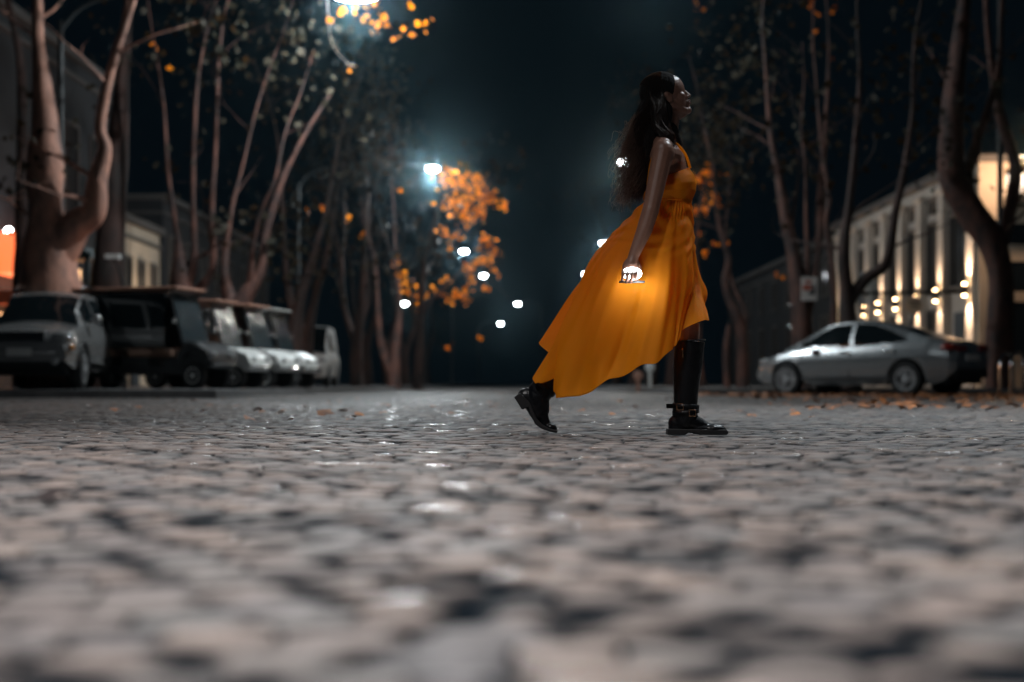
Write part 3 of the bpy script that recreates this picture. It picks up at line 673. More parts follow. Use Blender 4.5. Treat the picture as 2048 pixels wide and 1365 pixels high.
def car(e,L,W,zb0,belt,top,wheels,R_,paint,green,roofw,wins,plan,arch=.06):
    """belt: z of shoulder(x); top: z of centre line of bonnet/boot; green: roof z(x) ; wins list of side windows polygons (x,z)"""
    N=110; xs=np.linspace(-L/2,L/2,N)
    body=MB(); K=11; Tn=6
    def ring(x):
        zb=zb0(x)
        for wx in wheels:
            d=abs(x-wx); ra=R_+arch
            if d<ra: zb=max(zb, R_+math.sqrt(ra*ra-d*d))
        zt=belt(x); hw=W/2*plan(x); pts=[]
        for k in range(K+1):
            f=k/K; z=zb+(zt-zb)*f
            g=(z-.2)/max(zt-.2,.1)
            bul=1-.10*max(0,(.38-g)/.38)**2-.085*max(0,(g-.62)/.38)**2 + .012*math.exp(-((g-.66)/.06)**2) -.012*math.exp(-((g-.30)/.09)**2)
            pts.append((x,-hw*bul,z))
        yt=pts[-1][1]; zc=top(x)
        for k in range(1,Tn+1):
            f=k/Tn; pts.append((x,yt*(1-f),zt+(zc-zt)*math.sin(f*math.pi/2)))
        return pts+[(x,-y,z) for x,y,z in pts[-2::-1]]
    n=None
    for x in xs:
        r=ring(x); n=len(r); body.v+=r
    for i in range(N-1):
        for k in range(n-1): body.f.append((i*n+k,(i+1)*n+k,(i+1)*n+k+1,i*n+k+1))
    body.f.append(tuple(range(n))); body.f.append(tuple((N-1)*n+k for k in range(n))[::-1])
    body.build('body',M[paint],e)
    # underbody and wheel wells
    ub=MB().box((0,0,.36),(L*.93,W*.80,.26)); ub.build('underbody',M['black'],e,smooth=False)
    # greenhouse
    gx0,gx1=green[0][0],green[-1][0]; G=90; gs=np.linspace(gx0,gx1,G); J=14
    shell=MB(); glass=[MB() for _ in range(4)]  # side near, side far, front, rear
    def gring(x):
        zt=belt(x)-.02; zr=interp(green,x); hw=W/2*plan(x)*.915; pts=[]
        zr=max(zr,zt+.02); rw=min(roofw, hw)
        for k in range(J+1):
            f=k/J; z=zt+(zr-.05-zt)*f if zr-.05>zt else zt+.001*k
            y=hw+(rw-hw)*f**1.15*min(1,(zr-zt)/.3); pts.append((x,-y,z))
        yt=-pts[-1][1]
        for k in range(1,7):
            f=k/6; pts.append((x,-yt*(1-f),pts[J][2]+(zr-pts[J][2])*math.sin(f*math.pi/2)))
        return pts+[(x,-y,z) for x,y,z in pts[-2::-1]]
    rings=[gring(x) for x in gs]; n=len(rings[0])
    def inside(poly,x,z):
        c=False; m_=len(poly)
        for i in range(m_):
            x1,z1=poly[i]; x2,z2=poly[(i+1)%m_]
            if (z1>z)!=(z2>z) and x<(x2-x1)*(z-z1)/(z2-z1)+x1: c=not c
        return c
    allv=[p for r in rings for p in r]
    buckets={'shell':[], 'n':[], 'f':[], 'wf':[], 'wr':[]}
    for i in range(G-1):
        for k in range(n-1):
            q=(i*n+k,(i+1)*n+k,(i+1)*n+k+1,i*n+k+1)
            cx=sum(allv[a][0] for a in q)/4; cy=sum(allv[a][1] for a in q)/4; cz=sum(allv[a][2] for a in q)/4
            b='shell'
            side=k<J or k>=n-1-J
            if side and any(inside(p_,cx,cz) for p_ in wins): b='n' if cy<0 else 'f'
            elif not side:
                zr=interp(green,cx); sl=(interp(green,cx+.02)-interp(green,cx-.02))/.04
                if abs(cy)<roofw-.02 or True:
                    if sl>.30 and cx<0: b='wr'
                    elif sl<-.30 and cx>0: b='wf'
            buckets[b].append(q)
    def sub(name,fs,mt):
        if not fs: return
        used=sorted({a for f_ in fs for a in f_}); mp={a:i for i,a in enumerate(used)}
        mb=MB(); mb.v=[allv[a] for a in used]; mb.f=[tuple(mp[a] for a in f_) for f_ in fs]
        return mb.build(name,M[mt],e)
    sub('roof',buckets['shell'],paint); sub('side_window',buckets['n'],'glass'); sub('side_window',buckets['f'],'glass')
    sub('windscreen',buckets['wf'],'glass'); sub('rear_window',buckets['wr'],'glass')
# --- sedan
yaw=math.atan2(.69,-.72)
e=empty('parked_sedan',(6.98,27.95,-.008),yaw,'silver four-door sedan parked side-on at the right','car')
L=4.38; W=1.72; Rw=.325
belt=lambda x: interp([(-2.19,.86),(-2.05,.95),(-1.7,1.0),(-1.0,.98),(0,.925),(.8,.90),(1.2,.87),(1.7,.78),(2.05,.66),(2.19,.52)],x)
top=lambda x: interp([(-2.19,.92),(-2.1,1.04),(-1.8,1.07),(-1.0,1.08),(.6,1.0),(1.0,.97),(1.6,.87),(2.0,.74),(2.19,.58)],x)
zb0=lambda x: interp([(-2.19,.50),(-2.0,.30),(-1.8,.23),(0,.20),(1.8,.22),(2.05,.26),(2.19,.40)],x)
plan=lambda x: interp([(-2.19,.72),(-2.05,.86),(-1.7,.96),(-1,1),(1,1),(1.6,.96),(2.0,.84),(2.19,.66)],x)
green=[(-1.95,1.06),(-1.55,1.16),(-1.1,1.30),(-.7,1.41),(-.3,1.465),(0,1.475),(.3,1.455),(.55,1.40),(.9,1.24),(1.25,1.05),(1.45,.96)]
w1=[(.95,.955),(.85,1.10),(.52,1.30),(.25,1.39),(-.02,1.405),(-.06,.955)]
w2=[(-.14,.96),(-.12,1.405),(-.5,1.37),(-.95,1.20),(-1.28,1.05),(-.95,1.0)]
car(e,L,W,zb0,belt,top,(1.32,-1.28),Rw,'silver',green,.56,[w1,w2],plan)
for x in (1.32,-1.28):
    for s in (-1,1): wheel(e,x,s*.765,Rw,s,.2,10)
for s in (-1,1):
    m=MB(); m.ell((.80,s*.93,1.0),(.10,.07,.075)); m.tube([(.84,s*.8,.95),(.82,s*.9,.98)],.03,6); m.build('door_mirror',M['black'],e)
    m=MB(); 
    for x in (.05,-.88): m.ell((x,s*.842,.845),(.10,.02,.02))
    m.build('door_handle',M['chrome'],e)
    MB().ell((1.92,s*.60,.68),(.20,.14,.07),Matrix.Rotation(R(-20)*s,3,'Z')).build('headlight',M['headl'],e)
    m=MB().ell((-2.02,s*.60,.90),(.17,.22,.085),Matrix.Rotation(R(22)*s,3,'Z')); m.box((-2.17,s*.42,.88),(.06,.34,.10)); m.build('taillight',M['tail'],e)
    m=MB(); m.box((0,s*.846,.335),(1.9,.035,.085)); m.build('sill_reflection',M['chrome'],e)  # chrome strip stands for the bright reflection along the lower doors
    m=MB()
    for x in (-.09,.98,-1.05): m.box((x,s*.848,.62),(.012,.02,.52))
    m.build('door_gap',M['black'],e,smooth=False)
MB().box((-2.13,0,.45),(.12,1.25,.22)).build('rear_bumper_insert',M['black'],e,smooth=False)
MB().box((2.13,0,.42),(.1,1.1,.22)).build('grille',M['black'],e,smooth=False)
MB().box((-2.195,0,.72),(.02,.5,.13)).build('number_plate',M['white'],e,smooth=False)
# --- off-road car (SUV) on the left, nose to camera
e=empty('parked_suv',(-8.62,26.5,.125),math.atan2(-1,.09),'grey boxy off-road car facing the camera at the left edge','car'); e.scale=(1,1,1.07)
L=4.3; W=1.82; Rw=.35
belt=lambda x: interp([(-2.15,1.0),(-2.0,1.10),(0,1.10),(.9,1.08),(1.2,1.04),(1.8,.98),(2.05,.86),(2.15,.74)],x)
top=lambda x: interp([(-2.15,1.05),(-2.0,1.2),(.8,1.2),(1.1,1.14),(1.7,1.07),(2.0,.95),(2.15,.80)],x)
zb0=lambda x: interp([(-2.15,.5),(-1.9,.34),(0,.30),(1.9,.34),(2.15,.45)],x)
plan=lambda x: interp([(-2.15,.84),(-1.9,.96),(-1.4,1),(1.4,1),(1.9,.96),(2.15,.84)],x)
green=[(-2.12,1.10),(-2.0,1.45),(-1.85,1.63),(-1.5,1.69),(-.4,1.71),(.1,1.69),(.35,1.62),(.8,1.33),(1.1,1.12)]
w1=[(.75,1.14),(.6,1.36),(.28,1.56),(-.05,1.59),(-.08,1.14)]
w2=[(-.18,1.14),(-.16,1.59),(-.95,1.59),(-1.0,1.14)]; w3=[(-1.1,1.14),(-1.05,1.57),(-1.5,1.54),(-1.75,1.3),(-1.7,1.14)]
car(e,L,W,zb0,belt,top,(1.32,-1.32),Rw,'greycar',green,.62,[w1,w2,w3],plan)
for x in (1.32,-1.32):
    for s in (-1,1): wheel(e,x,s*.80,Rw,s,.22,6)
for s in (-1,1):
    m=MB().ell((.72,s*1.0,1.18),(.09,.10,.09)); m.tube([(.78,s*.85,1.12),(.74,s*.95,1.15)],.03,6); m.build('door_mirror',M['greycar'],e)
    MB().ell((1.98,s*.66,.84),(.13,.19,.10)).build('headlight',M['headl'],e)
    MB().ell((2.0,s*.84,.68),(.1,.05,.05)).build('indicator',M['amber'],e)
    MB().tube([(-1.7,s*.60,1.70),(-1.6,s*.60,1.79),(-.2,s*.60,1.81),(.0,s*.60,1.74)],.028,8).build('roof_rail',M['chrome'],e)
    MB().box((0,s*.90,.40),(1.9,.07,.10)).build('side_step',M['chrome'],e,smooth=False)
    MB().tube([(1.32+.42*math.cos(a),s*.90,.35+.42*math.sin(a)) for a in np.linspace(.1,3.04,12)],.035,6).build('wheel_arch_trim',M['black'],e)
m=MB().box((2.10,0,.84),(.1,.80,.17)); m.build('grille',M['black'],e,smooth=False)
m=MB(); 
for z in (.80,.86): m.box((2.16,0,z),(.02,.78,.02))
m.build('grille_bar',M['chrome'],e,smooth=False)
MB().ell((2.08,0,.60),(.12,.78,.085)).build('front_bumper',M['greycar'],e)
MB().box((2.04,0,.44),(.2,1.45,.18)).build('lower_bumper',M['black'],e,smooth=False)
MB().box((2.215,0,.60),(.02,.42,.13)).build('number_plate',M['white'],e,smooth=False)
for s in (-1,1): MB().ell((2.14,s*.58,.46),(.05,.07,.07)).build('fog_lamp',M['headl'],e)
# --- golf carts
def cart(loc,rz,label,long=False,canopy='terr',panel='white'):
    e=empty('golf_cart',loc,rz,label,'golf cart','golf carts parked in a row'); e.scale=(1,1,1.07 if long else .98)
    B=-2.0 if long else -1.15
    body=MB(); body.box(((B+.75)/2,0,.34),(.75-B,1.12,.14)); body.build('chassis',M['black'],e,smooth=False)
    pr=[(.55,.38),(.55,.62),(.78,.86),(1.0,.84),(1.28,.66),(1.34,.46),(1.26,.36)]
    mb=MB().prism(pr,-.52,.52); o=mb.build('front_cowl',M[panel],e,smooth=False); bv=o.modifiers.new('b','BEVEL'); bv.width=.05; bv.segments=3; bv.limit_method='ANGLE'
    for s in (-1,1):
        m=MB().prism([(.62,.62),(.70,.74),(.95,.80),(1.24,.70),(1.32,.52),(1.22,.50),(1.08,.66),(.84,.66),(.70,.54)],s*.50 if s>0 else -.60,s*.60 if s>0 else -.50)
        m.build('mudguard',M[panel],e,smooth=False)
        m=MB().ell((1.30,s*.36,.62),(.05,.09,.06)); m.build('headlight',M['headl'],e)
    rows=[-.35] if not long else [-.25,-1.1]
    for x in rows:
        m=MB(); m.box((x,0,.66),(.5,1.06,.16)); o=m.build('seat',M['beige'],e,smooth=False); bv=o.modifiers.new('b','BEVEL'); bv.width=.05; bv.segments=3
        m=MB(); m.box((x-.28,0,.98),(.12,1.06,.46)); o=m.build('seat_back',M['beige'],e,smooth=False); bv=o.modifiers.new('b','BEVEL'); bv.width=.05; bv.segments=3
        m=MB().prism([(x-.34,.40),(x-.34,.58),(x+.24,.58),(x+.20,.40)],-.54,.54); m.build('seat_base',M['black'],e,smooth=False)
    rear=B+.05
    for s in (-1,1):
        MB().tube([(.70,s*.52,.8),(.42,s*.50,1.78)],.022,8).build('canopy_post',M['black'],e)
        MB().tube([(rear,s*.52,.4),(rear,s*.50,1.78)],.022,8).build('canopy_post',M['black'],e)
        MB().tube([((rear+.4)/2-.1,s*.52,.5),((rear+.4)/2-.1,s*.50,1.78)],.02,8).build('canopy_post',M['black'],e)
    m=MB().box(((rear+.5)/2,0,1.82),(.72-rear,1.16,.05)); o=m.build('canopy',M[canopy],e,smooth=False); bv=o.modifiers.new('b','BEVEL'); bv.width=.03; bv.segments=3
    vs=[(.70,-.5,.84),(.70,.5,.84),(.43,.49,1.76),(.43,-.49,1.76)]
    m=MB().add([*vs,*[(a+.012,b,c) for a,b,c in vs]],[(0,3,2,1),(4,5,6,7),(0,1,5,4),(1,2,6,5),(2,3,7,6),(3,0,4,7)]); m.build('windscreen',M['clear'],e,smooth=False)
    MB().tube([(.71,-.5,.84),(.71,.5,.84),(.44,.49,1.76),(.44,-.49,1.76),(.71,-.5,.84)],.014,6).build('glint_frame',M['chrome'],e)  # chrome edging added so the cart sparkles with lamp glints
    MB().tube([(1.22,-.44,.42),(1.37,-.36,.44),(1.39,0,.45),(1.37,.36,.44),(1.22,.44,.42)],.022,8,sub=3).build('glint_bar',M['chrome'],e)  # chrome bar added for glints on the cart front
    for s in (-1,1): MB().ell((.60,s*.64,1.22),(.03,.07,.05)).build('glint_mirror',M['chrome'],e)  # chrome ovals added to catch lamp glints
    if long:
        for s in (-1,1):
            m=MB().box(((rear+.35)/2,s*.535,1.25),(.3-rear,.012,.98)); m.build('side_curtain',M['glass'],e,smooth=False)
    m=MB().tube([(.68,.22,.8),(.5,.22,.98)],.02,6); m.lathe([(.15,-.012),(.17,0),(.15,.012)],20,Matrix.Translation((.48,.22,1.0))@Matrix.Rotation(R(-50),4,'Y')); m.build('steering_wheel',M['black'],e)
    for x in (.95,(-1.45 if long else -.75)):
        for s in (-1,1):
            Mx=Matrix.Translation((x,s*.50,.24))@Matrix.Rotation(R(90)*(1 if s<0 else -1),4,'X')
            w_=MB().lathe([(.12,-.09),(.21,-.09),(.24,-.05),(.24,.05),(.21,.09),(.12,.09)],28,Mx).build('wheel',M['rubber'],e)
            MB().lathe([(.13,.05),(.145,.095),(.11,.085),(.07,.05),(.05,.09),(.02,.10)],24,Mx).build('rim',M['white'],w_)
            w_2=MB().prism([(x-.36,.50),(x-.25,.58),(x+.25,.58),(x+.36,.50)],s*.44,s*.58).build('fender',M[panel],e,smooth=False) if x<0 else None
    return e
gz=.125
cart((-6.85,27.97,gz),R(-16),'long golf cart with terracotta canopy and closed sides beside the grey car',True,'terr','black')
cart((-6.42,29.4,gz),R(-12),'white-fronted golf cart, second in the row, right of the long cart')
cart((-6.05,31.0,gz),R(-14),'white-fronted golf cart with glinting windscreen, third in the row',canopy='terr')
cart((-5.85,32.8,gz),R(-10),'white-fronted golf cart, farthest in the row',canopy='white')
# --- white van mostly hidden behind a trunk
q=P(640,780,43); e=empty('parked_van',(q.x-.75,45.2,.125),R(-88),'white van with bright glints half hidden behind dark trunks','van')
L=4.4; W=1.8; Rw=.33
belt=lambda x: interp([(-2.2,1.0),(-2.1,1.1),(.9,1.08),(1.6,.98),(2.1,.85),(2.2,.7)],x)
top=lambda x: interp([(-2.2,1.1),(1,1.15),(1.7,1.05),(2.2,.75)],x)
zb0=lambda x: .32; plan=lambda x: interp([(-2.2,.92),(-2,1),(1.6,1),(2.2,.86)],x)
green=[(-2.15,1.12),(-2.1,1.85),(-1.9,1.93),(0,1.95),(.6,1.9),(1.0,1.6),(1.5,1.1)]
car(e,L,W,zb0,belt,top,(1.4,-1.3),Rw,'white',green,.74,[[(.9,1.15),(.6,1.6),(-.1,1.65),(-.1,1.15)]],plan)
for x in (1.4,-1.3):
    for s in (-1,1): wheel(e,x,s*.80,Rw,s,.2,6)
for s in (-1,1):
    MB().ell((2.02,s*.68,.80),(.13,.14,.13)).build('headlight',M['headl'],e)
    m=MB().ell((.95,s*1.0,1.2),(.08,.09,.14)); m.build('door_mirror',M['white'],e)
MB().box((2.14,0,.5),(.14,1.4,.22)).build('bumper',M['black'],e,smooth=False)

# ------------------------------------------------------------------ woman
D0=6.4
def Wp(px,py,dy=0): return Vector(((px-HX)/F*D0, D0+dy, CAMH-(py-HY)/F*D0))
S=D0/F  # metres per pixel
person=empty('person',(Wp(1335,868).x,D0,0),0,'woman in a flowing orange dress and black boots walking to the right','person')
PO=Vector(person.location)
def L_(mb): return mb.shift(PO)
b=MB()
# torso
b.ell(Wp(1332,345),(.092,.128,.135),Matrix.Rotation(R(6),3,'Y'))
b.ell(Wp(1330,318),(.080,.160,.075))
for s in (-1,1): b.ell(Wp(1360,378,s*.068),(.050,.052,.050))
b.ell(Wp(1334,420),(.080,.105,.13)); b.ell(Wp(1332,490),(.098,.125,.10)); b.ell(Wp(1312,510,-.05),(.08,.07,.09)); b.ell(Wp(1312,510,.05),(.08,.07,.09))
b.cap(Wp(1320,306,-.13),.046,Wp(1326,290,-.03),.05); b.cap(Wp(1332,306,.13),.046,Wp(1328,290,.03),.05)
# neck
b.cap(Wp(1326,292),.055,Wp(1338,244),.047)
# right arm (near)
b.ell(Wp(1318,318,-.165),(.052,.05,.058))
b.cap(Wp(1318,318,-.168),.047,Wp(1292,432,-.215),.036); b.cap(Wp(1292,432,-.215),.037,Wp(1280,470,-.225),.035); b.cap(Wp(1280,470,-.225),.035,Wp(1258,522,-.24),.024)
# right hand
wr=Wp(1258,522,-.24)
b.ell(Wp(1252,543,-.245),(.036,.020,.042),Matrix.Rotation(R(18),3,'Y'))
b.cap(wr,.023,Wp(1254,536,-.244),.026)
def finger(pts,rs):
    for k in range(len(pts)-1): b.cap(pts[k],rs[k],pts[k+1],rs[k+1],12)
for px,py,ln in ((1236,0,.88),(1244.6,2,1.0),(1253.2,2,1.0),(1261.5,0,.86)):
    a=Wp(px+2,550,-.248); c1=Wp(px,550+9*ln,-.292); c2=Wp(px-1,550+19*ln,-.288); c3=Wp(px-1.5,550+24*ln,-.262)
    finger([a,c1,c2,c3],[.0080,.0074,.0068,.0062])
finger([Wp(1264,534,-.235),Wp(1270,545,-.215),Wp(1269,558,-.205),Wp(1264,566,-.21)],[.013,.0115,.010,.0088])
# left arm (far)
b.cap(Wp(1332,318,.165),.046,Wp(1340,430,.225),.036); b.cap(Wp(1340,430,.225),.036,Wp(1352,515,.235),.023)
b.ell(Wp(1354,540,.235),(.036,.018,.044)); b.cap(Wp(1352,515,.235),.022,Wp(1354,532,.235),.025)
for k in range(4):
    px=1342+k*7.5; l_=(.85,1,1,.9)[k]
    finger([Wp(px,552,.235),Wp(px+2,566*1.0,.232),Wp(px+1,566+9*l_,.222),Wp(px-1,566+15*l_,.21)],[.0095,.009,.0082,.0074])
finger([Wp(1365,535,.23),Wp(1372,548,.215),Wp(1371,560,.205)],[.012,.0105,.009])
# legs
b.cap(Wp(1330,510,-.070),.074,Wp(1350,590,-.08),.066); b.cap(Wp(1350,590,-.09),.070,Wp(1371,662,-.09),.054)
b.cap(Wp(1371,662,-.09),.054,Wp(1366,730,-.09),.052); b.cap(Wp(1366,730,-.09),.050,Wp(1364,830,-.09),.036); b.cap(Wp(1360,848,-.09),.034,Wp(1420,860,-.095),.022)
b.cap(Wp(1328,510,.07),.074,Wp(1270,600,.09),.068); b.cap(Wp(1270,600,.09),.068,Wp(1232,652,.09),.052)
b.cap(Wp(1232,652,.09),.052,Wp(1175,700,.085),.052); b.cap(Wp(1175,700,.085),.052,Wp(1082,776,.08),.036); b.cap(Wp(1078,785,.08),.034,Wp(1088,843,.08),.024)
# head in its own frame: X forward, Y away from the camera, Z up
hc=Wp(1334,197); HR=Matrix.Rotation(R(-19),3,'Y')@Matrix.Rotation(R(2),3,'Z')
def hp(x,y,z): return hc+HR@Vector((x,y,z))
b.ell(hp(-.006,0,.028),(.096,.074,.084),HR,28,18)      # cranium
b.ell(hp(-.035,0,.000),(.066,.066,.076),HR,20,14)
b.ell(hp(.028,0,-.022),(.050,.055,.080),HR,24,14)      # face core
b.ell(hp(.040,0,.045),(.047,.056,.042),HR)             # forehead
for s in (-1,1):
    b.cap(hp(.074,s*.010,.020),.009,hp(.062,s*.042,.022),.008)     # brow
    b.ell(hp(.050,s*.036,-.018),(.026,.022,.022),HR)               # cheek
    b.cap(hp(.000,s*.054,-.040),.016,hp(.054,s*.020,-.080),.015)   # jaw
    b.ell(hp(.084,s*.011,-.024),(.010,.008,.008),HR)               # nostril wings
    b.ell(hp(-.006,s*.073,-.008),(.017,.007,.027),HR@Matrix.Rotation(R(-12),3,'Y')); b.ell(hp(-.013,s*.078,.004),(.014,.006,.014),HR)
    b.cap(hp(.064,s*.022,.006),.008,hp(.058,s*.042,.005),.007)     # upper lids
b.cap(hp(.075,0,.016),.008,hp(.096,0,-.018),.0095)     # nose bridge
b.ell(hp(.095,0,-.021),(.012,.011,.009),HR)
b.ell(hp(.070,0,-.050),(.0205,.025,.024),HR)            # muzzle
b.ell(hp(.086,0,-.043),(.0085,.020,.0062),HR); b.ell(hp(.084,0,-.0535),(.0085,.017,.0068),HR)
b.ell(hp(.070,0,-.082),(.019,.022,.017),HR)            # chin
b.cap(hp(.045,0,-.086),.020,hp(.0,0,-.085),.030)
body=remeshed(L_(b),'body',M['skin'],.0033,3,person)
for s in (-1,1):
    eb=MB().ell(hp(.060,s*.030,.003),(.0115,.0125,.0105),HR); eo=L_(eb).build('eye',M['eye'],person)
    L_(MB().ell(hp(.0700,s*.031,.003),(.004,.0055,.0055),HR)).build('iris',M['iris'],eo)
    L_(MB().tube([hp(.080,s*.014,.0225),hp(.077,s*.028,.027),hp(.064,s*.046,.024)],[.003,.0032,.0012],6,sub=3)).build('eyebrow',M['hair'],person)
lp=MB(); lp.ell(hp(.0880,0,-.0435),(.0085,.0185,.0052),HR); lp.ell(hp(.0860,0,-.0530),(.0085,.016,.0058),HR); L_(lp).build('lips',M['lip'],person)

# dress
def harm(Fp,N,B,Fr):
    F_,N_,B_,R2=[Vector(v) for v in (Wp(*Fp),Wp(*N),Wp(*B),Wp(*Fr))]
    def f(th):
        c=(F_+N_+B_+R2)/4; a=(F_-B_)/2; bb=(N_-R2)/2; d=(F_+B_-N_-R2)/4
        return c+a*math.cos(th)+bb*math.sin(th)+d*math.cos(2*th)
    return f
hem=[(0,1406,636,-.02),(18,1398,642,-.16),(34,1378,655,-.20),(48,1354,667,-.215),(58,1338,690,-.225),(68,1334,706,-.22),(92,1262,738,-.22),(114,1200,771,-.19),(132,1140,793,-.15),(146,1112,799,-.09),(154,1106,786,-.05),(161,1114,752,-.03),
     (168,1092,764,-.02),(175,1074,772,-.01),(182,1066,752,.01),(189,1080,732,.03),(195,1094,714,.05),(203,1083,684,.08),(214,1108,690,.12),(240,1180,712,.18),(280,1290,700,.21),(318,1362,655,.16),(342,1396,641,.08),(360,1406,636,-.02)]
ha=np.array(hem,float)
def hemf(th):
    dg=math.degrees(th)%360; q=[np.interp(dg,ha[:,0],ha[:,k]) for k in (1,2,3)]
    return Wp(*q)
hipf=harm((1389,488,0),(1322,500,-.175),(1228,466,0),(1322,500,.175))
hip2=harm((1396,560,0),(1306,590,-.215),(1164,550,0),(1306,580,.215))
waist=harm((1380,408,0),(1338,408,-.128),(1290,402,0),(1338,408,.128))
NT=360; NL=150
SK=MB()
def cat4(p0,p1,p2,p3,t): return 0.5*((2*p1)+(p2-p0)*t+(2*p0-5*p1+4*p2-p3)*t*t+(3*p1-p0-3*p2+p3)*t**3)
grid=[]
for j in range(NL+1):
    T_=j/NL; row=[]
    for i in range(NT):
        th=2*math.pi*i/NT
        ks=[waist(th),hipf(th),hip2(th),hemf(th)]
        tb=[0,.24,.52,1.0]
        if T_<=tb[1]: seg=0
        elif T_<=tb[2]: seg=1
        else: seg=2
        t=(T_-tb[seg])/(tb[seg+1]-tb[seg])
        kk=[ks[0]+(ks[0]-ks[1])*.3]+ks+[ks[3]+(ks[3]-ks[2])*.5]
        p=cat4(kk[seg],kk[seg+1],kk[seg+2],kk[seg+3],t)
        row.append(p)
    grid.append(row)
for j,row in enumerate(grid):
    T_=j/NL; cen=sum(row,Vector())/NT
    out=[]
    for i,p in enumerate(row):
        th=2*math.pi*i/NT
        r=(p-cen); r.z*=.4; r.normalize()
        amp=.002+.040*min(T_*1.15,1)**1.2
        wob=.35*math.sin(2.2*T_+1)+.15*math.sin(5*T_+2*th)
        f_=math.sin(5*th+wob*5+.4+.8*math.sin(2*th))*.62+math.sin(9*th+2.1-wob*6+.7*math.sin(3*th+1))*.40+math.sin(17*th+1+3*T_+1.2*math.sin(2*th))*.17*(.4+.6*math.sin(2*th+1)**2)+ .10*math.sin(31*th+wob*7)*(1-T_*.4)
        # drag wrinkles round waist and hip
        fr=.0055*math.exp(-((T_-.09)/.09)**2)*math.sin(60*T_+5*th+2*math.sin(3*th))+.004*math.exp(-((T_-.22)/.08)**2)*math.sin(75*T_-7*th)
        gath=.0035*math.exp(-(T_/.10)**2)*math.sin(46*th+1.5*math.sin(5*th))
        q=p+r*(amp*f_+fr+gath)
        q+=Vector((0,0,1))*(.010*T_**4*math.sin(13*th+1.3*math.sin(4*th)))+Vector((-.010*T_**4*math.sin(11*th),0,0))
        out.append(q)
    SK.v+= [tuple(q) for q in out]
for j in range(NL):
    for i in range(NT):
        i2=(i+1)%NT; SK.f.append((j*NT+i,j*NT+i2,(j+1)*NT+i2,(j+1)*NT+i))
dr=L_(SK).build('skirt',M['dress'],person); sd=dr.modifiers.new('s','SOLIDIFY'); sd.thickness=.0012
# bodice
BD=MB(); rings=[(1377,338,1300,374,.125,.02),(1386,352,1292,382,.140,.018),(1391,368,1288,388,.150,.01),(1390,384,1287,394,.148,.004),(1385,397,1288,399,.136,0),(1381,406,1290,402,.1285,0),(1380.5,411,1290,407,.128,0)]
rr=[]
NB=200
Q=[]
for j in range(len(rings)-1):
    for s in range(8):
        t=s/8; Q.append([a+(b_-a)*t for a,b_ in zip(rings[j],rings[j+1])])
Q.append(list(rings[-1]))
for j,(fx,fy,bx,by,dp,vv) in enumerate(Q):
    T_=j/(len(Q)-1)
    for i in range(NB):
        th=2*math.pi*i/NB; c=math.cos(th); s=math.sin(th)
        c_=(abs(c)**.85)*(1 if c>0 else -1)
        px=(fx+bx)/2+(fx-bx)/2*c_; py=(fy+by)/2+(fy-by)/2*c
        # cleavage dip at the front centre line, sweetheart neckline
        dip=math.exp(-(th if th<math.pi else 2*math.pi-th)**2/.03)
        px-=4*dip*(1-T_); py+=9*dip*(1-T_)**3
        p=Wp(px,py,-dp*s)
        n_=Vector((c,-s,0)); 
        wr_=.0022*math.sin(22*T_+9*th)*math.exp(-((T_-.85)/.15)**2)+.0018*math.sin(40*th+4*T_)*math.exp(-((T_-1)/.12)**2)
        BD.v.append(tuple(p+n_*(wr_+.003)))
for j in range(len(Q)-1):
    for i in range(NB):
        i2=(i+1)%NB; BD.f.append((j*NB+i,j*NB+i2,(j+1)*NB+i2,(j+1)*NB+i))
bo=L_(BD).build('bodice',M['dress'],person); sd=bo.modifiers.new('s','SOLIDIFY'); sd.thickness=.0015
sp=MB(); pts=[]
for i in range(41):
    th=2*math.pi*i/40; pts.append(Wp((1381+1290)/2+(1381-1290)/2*math.cos(th),407+2*math.cos(th)-1,-.132*math.sin(th)))
sp.tube(pts,.0035,6,cap=False); L_(sp).build('waist_seam',M['dress'],person)
for s in (-1,1):
    m=MB().tube([Wp(1376,342,s*.075),Wp(1366,315,s*.085),Wp(1345,293,s*.09),Wp(1320,292,s*.09),Wp(1300,325,s*.08),Wp(1293,374,s*.06)],.006,8,sub=4)
    L_(m).build('strap',M['dress'],person)

# boots
def boot(shaft_top,pts_blob,sole_poly,dy,extra):
    mb=MB(); pts_blob(mb)
    o=remeshed(L_(mb),'boot',M['leather'],.0035,4,person)
    m=MB(); n=len(sole_poly)
    wd=lambda f:.040
    top=[Wp(x,y,dy) for x,y in sole_poly]
    vs=[p+Vector((0,-.041,0)) for p in top]+[p+Vector((0,.041,0)) for p in top]
    m.add(vs,[(k,(k+1)%n,n+(k+1)%n,n+k) for k in range(n)]+[tuple(range(n))[::-1],tuple(range(n,2*n))])
    so=L_(m).build('sole',M['sole'],o,smooth=False); bv=so.modifiers.new('b','BEVEL'); bv.width=.004; bv.segments=2
    extra(o)
def frontblob(m):
    d=-.09
    # shaft as stacked ellipses
    prof=[(1374,684,30.5),(1373,700,29.5),(1370,740,28.5),(1367,780,25),(1366,810,23.5),(1364,828,25)]
    pts=[Wp(x,y,d) for x,y,r in prof]; m.tube(pts,[r*S for _,_,r in prof],24)
    m.cap(Wp(1366,826,d),.055,Wp(1362,842,d),.052); m.ell(Wp(1350,846,d),(.042,.038,.042))
    m.cap(Wp(1372,842,d),.045,Wp(1404,854,d),.028); m.ell(Wp(1420,857,d),(.058,.043,.024)); m.ell(Wp(1395,857,d),(.055,.039,.026)); m.ell(Wp(1350,856,d),(.042,.036,.026))
    m.ell(Wp(1434,859,d),(.030,.036,.018))
